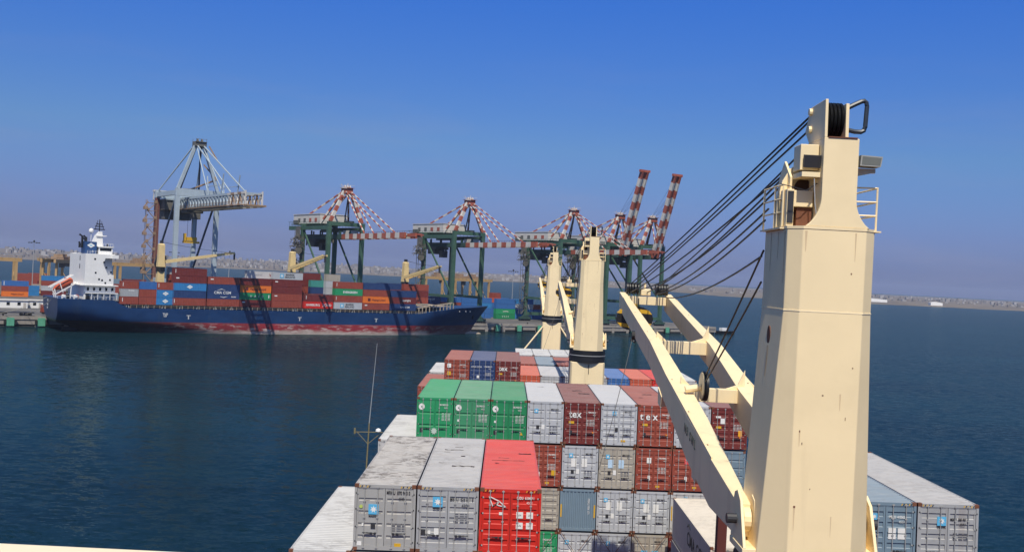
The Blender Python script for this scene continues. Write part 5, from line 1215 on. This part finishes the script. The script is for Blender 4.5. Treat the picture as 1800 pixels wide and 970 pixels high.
    for i in range(6): mb.bar((-hw - 4.5 + i * .7, G - 2.2, Z(37.6)), (-hw - 4.5 + i * .7, G - 2.2, Z(38.8)), .12)
    mb.box(-hw - 5.2, -hw - .6, G - 2.6, G + 2.6, Z(34.5), Z(34.8)); mb.tube([(-hw - 2.7, G - 2.4, Z(33)), (-hw - 2.7, G - 1.6, Z(33))], 1.6, 14); mb.box(-hw - 2.0, -hw - 1.7, G - .9, G + 3.5, Z(38), Z(43.5))
    mb.build('cable_reel_platform', CLUT, r)
    st_ = stairs(r, -hw - 1.6, G, 3.5, Z(42), CLUT, 2.6)
    mb = MB()
    for y in (-.9, G + 15): mb.box(-hw - .8, hw + .8, y, y + .1, Z(45) + .9, Z(45) + 1.0)
    for x in (-hw - .9, hw + .85):
        mb.box(x, x + .08, -1, G + 15, Z(45) + .5, Z(45) + .6)
        for i in range(14): mb.box(x, x + .08, -1 + i * 3.2, -.9 + i * 3.2, Z(43.9), Z(45.6))
    mb.build('guard_rail', CG, r)
    mb = MB().box(2.9, 6.5, 1.5, 8.5, Z(40.6), Z(42.4)); mb.build('electrical_room', CWH, r)
    # little machinery things
    MB().box(-7.2, -6.6, G + 8, G + 13, Z(45), Z(46.6)).box(4, 6.2, 5, 10, Z(45.6), Z(46.6)).build('winch_guard', CLUT, mh)
r, hw, G, Z = green_crane('green quay crane with lowered striped boom, just right of the pale blue crane', 190.2); green_top(r, hw, G, Z); freeze(r)
for s, lab in ((252.2, 'green quay crane with lowered striped boom, above the blue bow'), (313.3, 'green quay crane with lowered striped boom, partly behind the far ship crane')):
    c = copy_tree(r); c.location = PT(s, 399, GZ); c['label'] = lab
r2, hw, G, Z = green_crane('green quay crane with raised striped boom, the nearer of the raised pair', 343.5); green_top(r2, hw, G, Z, True); freeze(r2)
c = copy_tree(r2); c.location = PT(365.8, 399, GZ); c['label'] = 'green quay crane with raised striped boom at the far end of the quay'
for i in range(2): pass

def blue_crane():
    r = thing('quay_crane', 'tall pale blue quay crane with a lattice boom over the blue ship', 'quay crane', PT(126.3, 399, GZ), (0, 0, A))
    hw, G = 7.75, 27.0; Z = lambda z: z - GZ
    for x in (-hw, hw):
        for y in (0, G):
            l = MB().box(x - .85, x + .85, y - .8, y + .8, 2.8, Z(51)).build('leg', paint('crane_maroon', (.16, .06, .05), .6, .2, rust=.4) if (x < 0 and y > 0) else CBLUE, r)
        MB().box(x - .6, x + .6, .8, G - .8, Z(51.4), Z(53.2)).build('upper_girder', CBLUE, r)
        MB().bar((x, 26.2, Z(24)) if x < 0 else (x, 26.2, Z(23)), (x, .9, Z(51)), .6, .7).build('diagonal_brace', paint('crane_dark_blue', (.05, .075, .12), .5, .2), r)
        MB().box(x - .5, x + .5, .8, G - .8, Z(17), Z(18.6)).build('tie_beam', CBLUE, r)
    for y in (0, G):
        MB().box(-hw - .9, hw + .9, y - .85, y + .85, Z(51.02), Z(53.9)).build('portal_beam', CBLUE, r); MB().box(-hw + .9, hw - .9, y - .6, y + .6, 3, 4.6).build('sill_beam', CBLUE, r)
    bogies(r, hw, G)
    # lattice boom
    y0, y1 = 29.0, -61.0; zt = lambda y: Z(50.4); zb = lambda y: Z(46.2)
    mb = MB(); n = 26
    for x in (-3, 3):
        for i in range(n):
            ya, yb = y0 + (y1 - y0) * i / n, y0 + (y1 - y0) * (i + 1) / n; m_ = CBLUE if i < 21 else (CWH if i % 2 else TAN)
            mb.bar((x, ya, zt(0)), (x, yb, zt(0)), .7, .8, m_); mb.bar((x, ya, zb(0)), (x, yb, zb(0)), .9, 1.0, m_ if i > 20 else CLUT)
            mb.bar((x, ya, zb(0)), (x, (ya + yb) / 2, zt(0)), .42, .42, m_); mb.bar((x, (ya + yb) / 2, zt(0)), (x, yb, zb(0)), .42, .42, m_)
    for i in range(n + 1):
        y = y0 + (y1 - y0) * i / n; mb.bar((-3, y, zt(0)), (3, y, zt(0)), .3, .3, CBLUE); mb.bar((-3, y, zb(0)), (3, y, zb(0)), .3, .3, CLUT)
    mb.bar((-3, y1, zb(0)), (-3, y1, zt(0) + .8), .4, .4, CWH); mb.bar((3, y1, zb(0)), (3, y1, zt(0) + .8), .4, .4, CWH); mb.box(-3.4, 3.4, y1 - 3, y1, zb(0) - .4, zb(0) + .2, TAN)
    boom = mb.build('lattice_boom', None, r)
    mb = MB()
    for k in range(30): y = y0 - 4 - k * 3; mb.bar((-3.6, y, zb(0) + .2), (-3.6, y, zb(0) + 1.4), .1); 
    mb.bar((-3.6, y0, zb(0) + 1.4), (-3.6, y1, zb(0) + 1.4), .1); mb.box(-4.2, -3.2, y1, y0, zb(0) - .1, zb(0) + .1); mb.build('boom_walkway', TAN, boom)
    # mast
    apex = Vector((0, 1.0, Z(72)))
    for x in (-1, 1):
        MB().bar((x * hw, 0, Z(53.9)), apex + Vector((x * 1.3, -.6, 0)), 1.1, 1.1).build('mast_leg', CBLUE, r)
        MB().bar((x * 4.2, 12, Z(52)), apex + Vector((x * .9, .8, -1)), .7, .7).build('rear_mast_leg', paint('crane_dark_blue', (.05, .075, .12), .5, .2), r)
        MB().bar(apex + Vector((x * 1.5, .8, -.5)), (x * hw, G, Z(53.5)), .4, .4).build('backstay', CBLUE, r)
        MB().bar(apex + Vector((x * 1.2, -.8, -.5)), (x * 3, -46, Z(51)), .4, .4).build('forestay', CBLUE, r); MB().bar(apex + Vector((x * 1.2, -.8, -1.0)), (x * 3, -22, Z(51)), .3, .3).build('forestay', CBLUE, r)
        MB().bar((x * 3, -22, Z(50.6)), (x * 3, -20, Z(58)), .35).bar((x * 3, -36, Z(50.6)), (x * 3, -38, Z(58)), .35).bar((x * 3, -21, Z(54)), (x * 3, -37, Z(54)), .2).build('stay_post', CBLUE, r)
    ap = MB().box(-2.2, 2.2, -1.4, 2.6, Z(70.8), Z(72.4)).box(-2.2, 2.2, -1.8, 2.8, Z(72.4), Z(72.6)).build('mast_head', CLUT, r)
    mb = MB()
    for x in (-1, .6): mb.tube([(x, .6, Z(72.8)), (x + .4, .6, Z(72.8))], 1.0, 10)
    for x, y in ((-2, -1.7), (2, -1.7), (2, 2.7), (-2, 2.7)): mb.bar((x, y, Z(72.6)), (x, y, Z(73.7)), .12)
    mb.box(-2.1, 2.1, -1.8, -1.7, Z(73.5), Z(73.6)); mb.build('head_sheaves', CLUT, ap)
    mb = MB()                                          # zigzag ladder, brown, climbing the mast
    for a, b_ in (((3, -2, 71), (6.0, -3, 66)), ((2.5, 2, 64), (7.2, -.5, 58.5)), ((7.2, -.5, 58.5), (0, 6, 54.6)), ((0, 6, 54.6), (-2.5, 9, 53.6))): mb.bar((a[0], a[1], Z(a[2])), (b_[0], b_[1], Z(b_[2])), .9, .5)
    mb.box(-4, 2, 5, 9, Z(53.4), Z(54.4)); mb.build('mast_stairs', TAN, r)
    # machinery hanging under the rear
    mh = MB().box(-6.5, 6.5, G - 6, G + 9, Z(46.2), Z(50.2)).box(-5.5, 5.5, G - 3, G + 7, Z(42.6), Z(46.1)).build('machinery_house', CLUT, r)
    MB().box(-7.0, 7.0, G - 6.5, G + 9.5, Z(50.21), Z(50.6)).build('house_roof', CBLUE, mh)
    MB().box(-7.3, 7.3, G + 7, G + 9, Z(53.9), Z(54.6)).bar((-7, G + 8.5, Z(50.6)), (-7, G + 8, Z(54)), .4).bar((7, G + 8.5, Z(50.6)), (7, G + 8, Z(54)), .4).build('rear_frame', CWH, mh)
    tr = MB().box(-3.2, 3.2, 2, 9, Z(44.9), Z(45.8)).box(-1.6, 1.6, 0, 2.4, Z(42.4), Z(44.8)).build('trolley', CLUT, r)
    spd = MB().box(-3.2, 3.2, 4.6, 6.0, Z(33.0), Z(33.8)).box(-2, 2, 4.4, 6.2, Z(33.9), Z(35.4)).box(-2.9, -2.2, 4.4, 6.2, Z(33.8), Z(36.8)).build('spreader', YELLOW, r)
    for x in (-1.6, 1.6): MB().tube([(x, 5.3, Z(35.4)), (x, 5.3, Z(45))], .06, 4).build('hoist_rope', ROPE, r)
    stairs(r, -hw - 2.2, G, 3.5, Z(50), TAN, 3.0)
    mb = MB()
    for i in range(6): z = Z(20 + i * 5.2); mb.box(-hw - 5.2, -hw - 3.9, G - 1.2, G + 1.2, z, z + 1.2); mb.bar((-hw - 5.2, G, z + 1), (-hw - 3.6, G, z + 3.2), .4)
    mb.build('landing', TAN, r)
blue_crane()

# rubber-tyred yard gantries
def gantry():
    r = thing('yard_gantry', '', 'gantry crane', (0, 0, 0), (0, 0, A), 'yellow yard gantries')
    H = 19.6
    for x in (0, 22.5):
        for y in (-3.6, 3.6): MB().box(x - .6, x + .6, y - .55, y + .55, 1.4, H - 2.2).build('leg', RTGY, r)
        sb = MB().box(x - .7, x + .7, -6, 6, .8, 2.0).build('sill_beam', RTGY, r)
        mb = MB()
        for y in (-5, -3.2, 3.2, 5): mb.tube([(x - .35, y, .75), (x + .35, y, .75)], .75, 12)
        mb.build('tyres', BLACK, sb)
        MB().bar((x, -3.2, 3), (x, 3.2, 12), .3).build('brace', RTGY, r)
    for y in (-3.6, 3.6): MB().box(-2.5, 25, y - .6, y + .6, H - 2.2, H - .4).build('girder', RTGY, r)
    tr = MB().box(8, 14, -3.4, 3.4, H - .4, H + 1.0).box(9, 12, -2.5, 2.5, H + 1.0, H + 2.4).build('trolley', TAN, r)
    MB().box(13, 15, -1.2, 1.2, H - 4.8, H - 2.4).build('driver_cab', CLUT, tr)
    mb = MB()
    for y in (-4.6, 4.6): 
        mb.box(-2.5, 25, y - .04, y + .04, H + .5, H + .6)
        for i in range(10): mb.box(-2.4 + i * 3, -2.3 + i * 3, y - .04, y + .04, H - .5, H + .6)
    mb.build('guard_rail', TAN, r); MB().box(-.9, 1.5, -2.4, 2.4, 2.1, 4.2).build('power_pack', TAN, r)
    return r
g0 = gantry(); freeze(g0)
for i, (s, n, rot, lab) in enumerate(((66.5, 566, 0, 'yellow yard gantry cut by the left picture edge'), (108.8, 585, .95, 'yellow yard gantry directly astern of the white superstructure'), (140, 572, .15, 'yellow yard gantry between superstructure and the pale blue crane'), (116.5, 640, .4, 'yellow yard gantry glimpsed behind the pale blue crane foot'),
        (336, 556, .1, 'yellow yard gantry beyond the third crane, nearer to the blue bow'), (352, 566, .12, 'yellow yard gantry with clear legs, ahead of the blue bow'), (345, 600, 0, 'yellow yard gantry standing behind the front pair ahead of the bow'))):
    o = g0 if i == 0 else copy_tree(g0); o.location = PT(s, n, GZ); o.rotation_euler = (0, 0, A + rot); o['label'] = lab
# small green mobile gantry behind the second crane
def small_gantry():
    r = thing('small_gantry', 'low grey green gantry seen beyond the second crane legs', 'gantry crane', PT(262, 640, GZ), (0, 0, A))
    for x in (0, 7, 13, 22): MB().box(x - .4, x + .4, -.4, .4, 0, 11.5).build('leg', CGD, r)
    MB().box(-3, 26, -1.5, 1.5, 11.5, 13.2).bar((-4, 0, 13.2), (10, 0, 15.6), .5).bar((10, 0, 15.6), (27, 0, 13), .5).build('girder', CGD, r)
    for x in (-2, 5, 15, 22): MB().box(x, x + 3, -1.2, 1.2, 8, 11.4).build('winch', CLUT, r)
small_gantry()
# light masts
def lightmast():
    r = thing('light_mast', '', 'light mast', (0, 0, 0), group='tall light masts in the yard')
    MB().tube([(0, 0, 0), (0, 0, 14), (0, 0, 28)], [.28, .2, .12], 8).build('pole', STEEL, r)
    MB().box(-3.2, 3.2, -.1, .1, 27.9, 28.1).box(-.1, .1, -2, 2, 27.9, 28.1).tube([(0, 0, 28), (0, 0, 29.2)], .5, 6).build('lamp_frame', DSTEEL, r)
    for x in (-3, -1.5, 1.5, 3): MB().box(x - .4, x + .4, -.35, .35, 27.5, 27.9).build('lamp', DSTEEL, r)
    return r
lm = lightmast(); freeze(lm)
for i, (px, n, sc_, lab) in enumerate(((70, 640, 1, 'thin light mast over the huts at the west edge'), (110, 640, 1, 'light mast just astern of the white superstructure'), (131.5, 560, .98, 'light mast between superstructure and first ship crane'), (190, 640, .95, 'light mast behind the fifth ship stack'), (225, 640, 1, 'light mast behind the white container with an arrow'), (262, 620, .9, 'light mast left of the third crane'), (348.6, 500, .9, 'light mast in front of open water right of the bow'))):
    o = lm if i == 0 else copy_tree(lm); o.location = PT(px, n, GZ); o.scale = (sc_,) * 3; o['label'] = lab
# buildings and vehicles on the quay
def hut(s, n, L_, lab):
    r = thing('site_hut', lab, 'hut', PT(s, n, GZ), (0, 0, A), 'white huts on the quay')
    MB().box(0, L_, -2.5, 2.5, 0, 3.0).build('wall', WHITE, r); MB().box(-.4, L_ + .4, -2.9, 2.9, 3.0, 3.3).build('roof', paint('hut_roof', (.62, .60, .56), .7, .15), r)
    for k in range(int(L_ // 4)):
        MB().box(1.2 + k * 4, 2.4 + k * 4, -2.55, -2.48, 1.1, 2.3).build('window', GLASS, r)
    MB().box(L_ - 1.6, L_ - .6, -2.56, -2.48, .05, 2.1).build('door', flat('hut_door', (.45, .42, .38), .7), r)
hut(63.5, 455, 13, 'long white hut before the orange container at the west edge'); hut(77.6, 457, 5, 'small white hut between the long one and the blue stern')
def shed():
    r = thing('warehouse', 'big shed with a pale cream roof at the west edge', 'warehouse', PT(62, 790, GZ), (0, 0, A))
    MB().box(0, 46, -9, 9, 0, 9).build('wall', paint('shed_wall', (.42, .14, .10), .8, .2), r); MB().box(45.5, 46.2, -7.5, 7.5, .5, 8.6).build('gable', WHITE, r)
    MB().prism([(-9.5, 9), (9.5, 9), (4, 12.4), (-4, 12.4)], -1, 47, 'x').build('roof', paint('shed_roof', (.62, .55, .42), .8, .12, scale=.2), r)
shed()
def trailer(s, n, col, lab):
    r = thing('semi_trailer', lab, 'trailer', PT(s, n, GZ), (0, 0, A))
    MB().box(0, 12.3, -1.2, 1.2, 1.05, 1.4).box(.5, 3.5, -.4, .4, .6, 1.05).build('chassis', DSTEEL, r)
    for x in (8.2, 9.6, 11.0):
        w_ = MB().tube([(x, -1.25, .52), (x, -.75, .52)], .52, 12).tube([(x, .75, .52), (x, 1.25, .52)], .52, 12).build('wheel_pair', BLACK, r)
    MB().box(2.2, 2.45, -1, -.8, 0, 1.05).box(2.2, 2.45, .8, 1, 0, 1.05).build('landing_legs', DSTEEL, r)
trailer(72.5, 403, None, 'dark trailer under the red container behind the blue stern'); o = fbox(72.6, 403, GZ + 1.41, 12, 'rust', 'rust red container on a trailer behind the blue stern', 'containers on trailers')
trailer(57.5, 400, None, 'empty dark trailer standing at the quay edge astern')
def boat():
    r = thing('pilot_launch', 'small dark launch lying at the end of the quay', 'boat', PT(417, 399, 0), (0, 0, A))
    MB().loft([[(x, -b_, 1.6), (x, -b_ * .7, -.3), (x, b_ * .7, -.3), (x, b_, 1.6)] for x, b_ in ((0, 1.8), (8, 2.1), (12, 1.4), (14, .1))]).build('hull', BLACK, r); MB().box(3, 7, -1.2, 1.2, 1.6, 3.2).build('cabin', WHITE, r)
boat()

# ------------------------------------------------------------------ air
def haze():
    m = bpy.data.materials.new('haze'); m.use_nodes = True; t = m.node_tree
    for n in list(t.nodes): t.nodes.remove(n)
    v = t.nodes.new('ShaderNodeVolumePrincipled'); o = t.nodes.new('ShaderNodeOutputMaterial')
    v.inputs['Color'].default_value = (.62, .74, 1.0, 1); v.inputs['Density'].default_value = .000065; v.inputs['Anisotropy'].default_value = 0.0
    t.links.new(v.outputs[0], o.inputs['Volume'])
    ob = MB().box(-5500, 5500, -200, 8800, -6, 95).build('haze', m); tag(ob, 'thin bluish sea haze over the whole harbour', 'haze', kind='stuff')
haze()
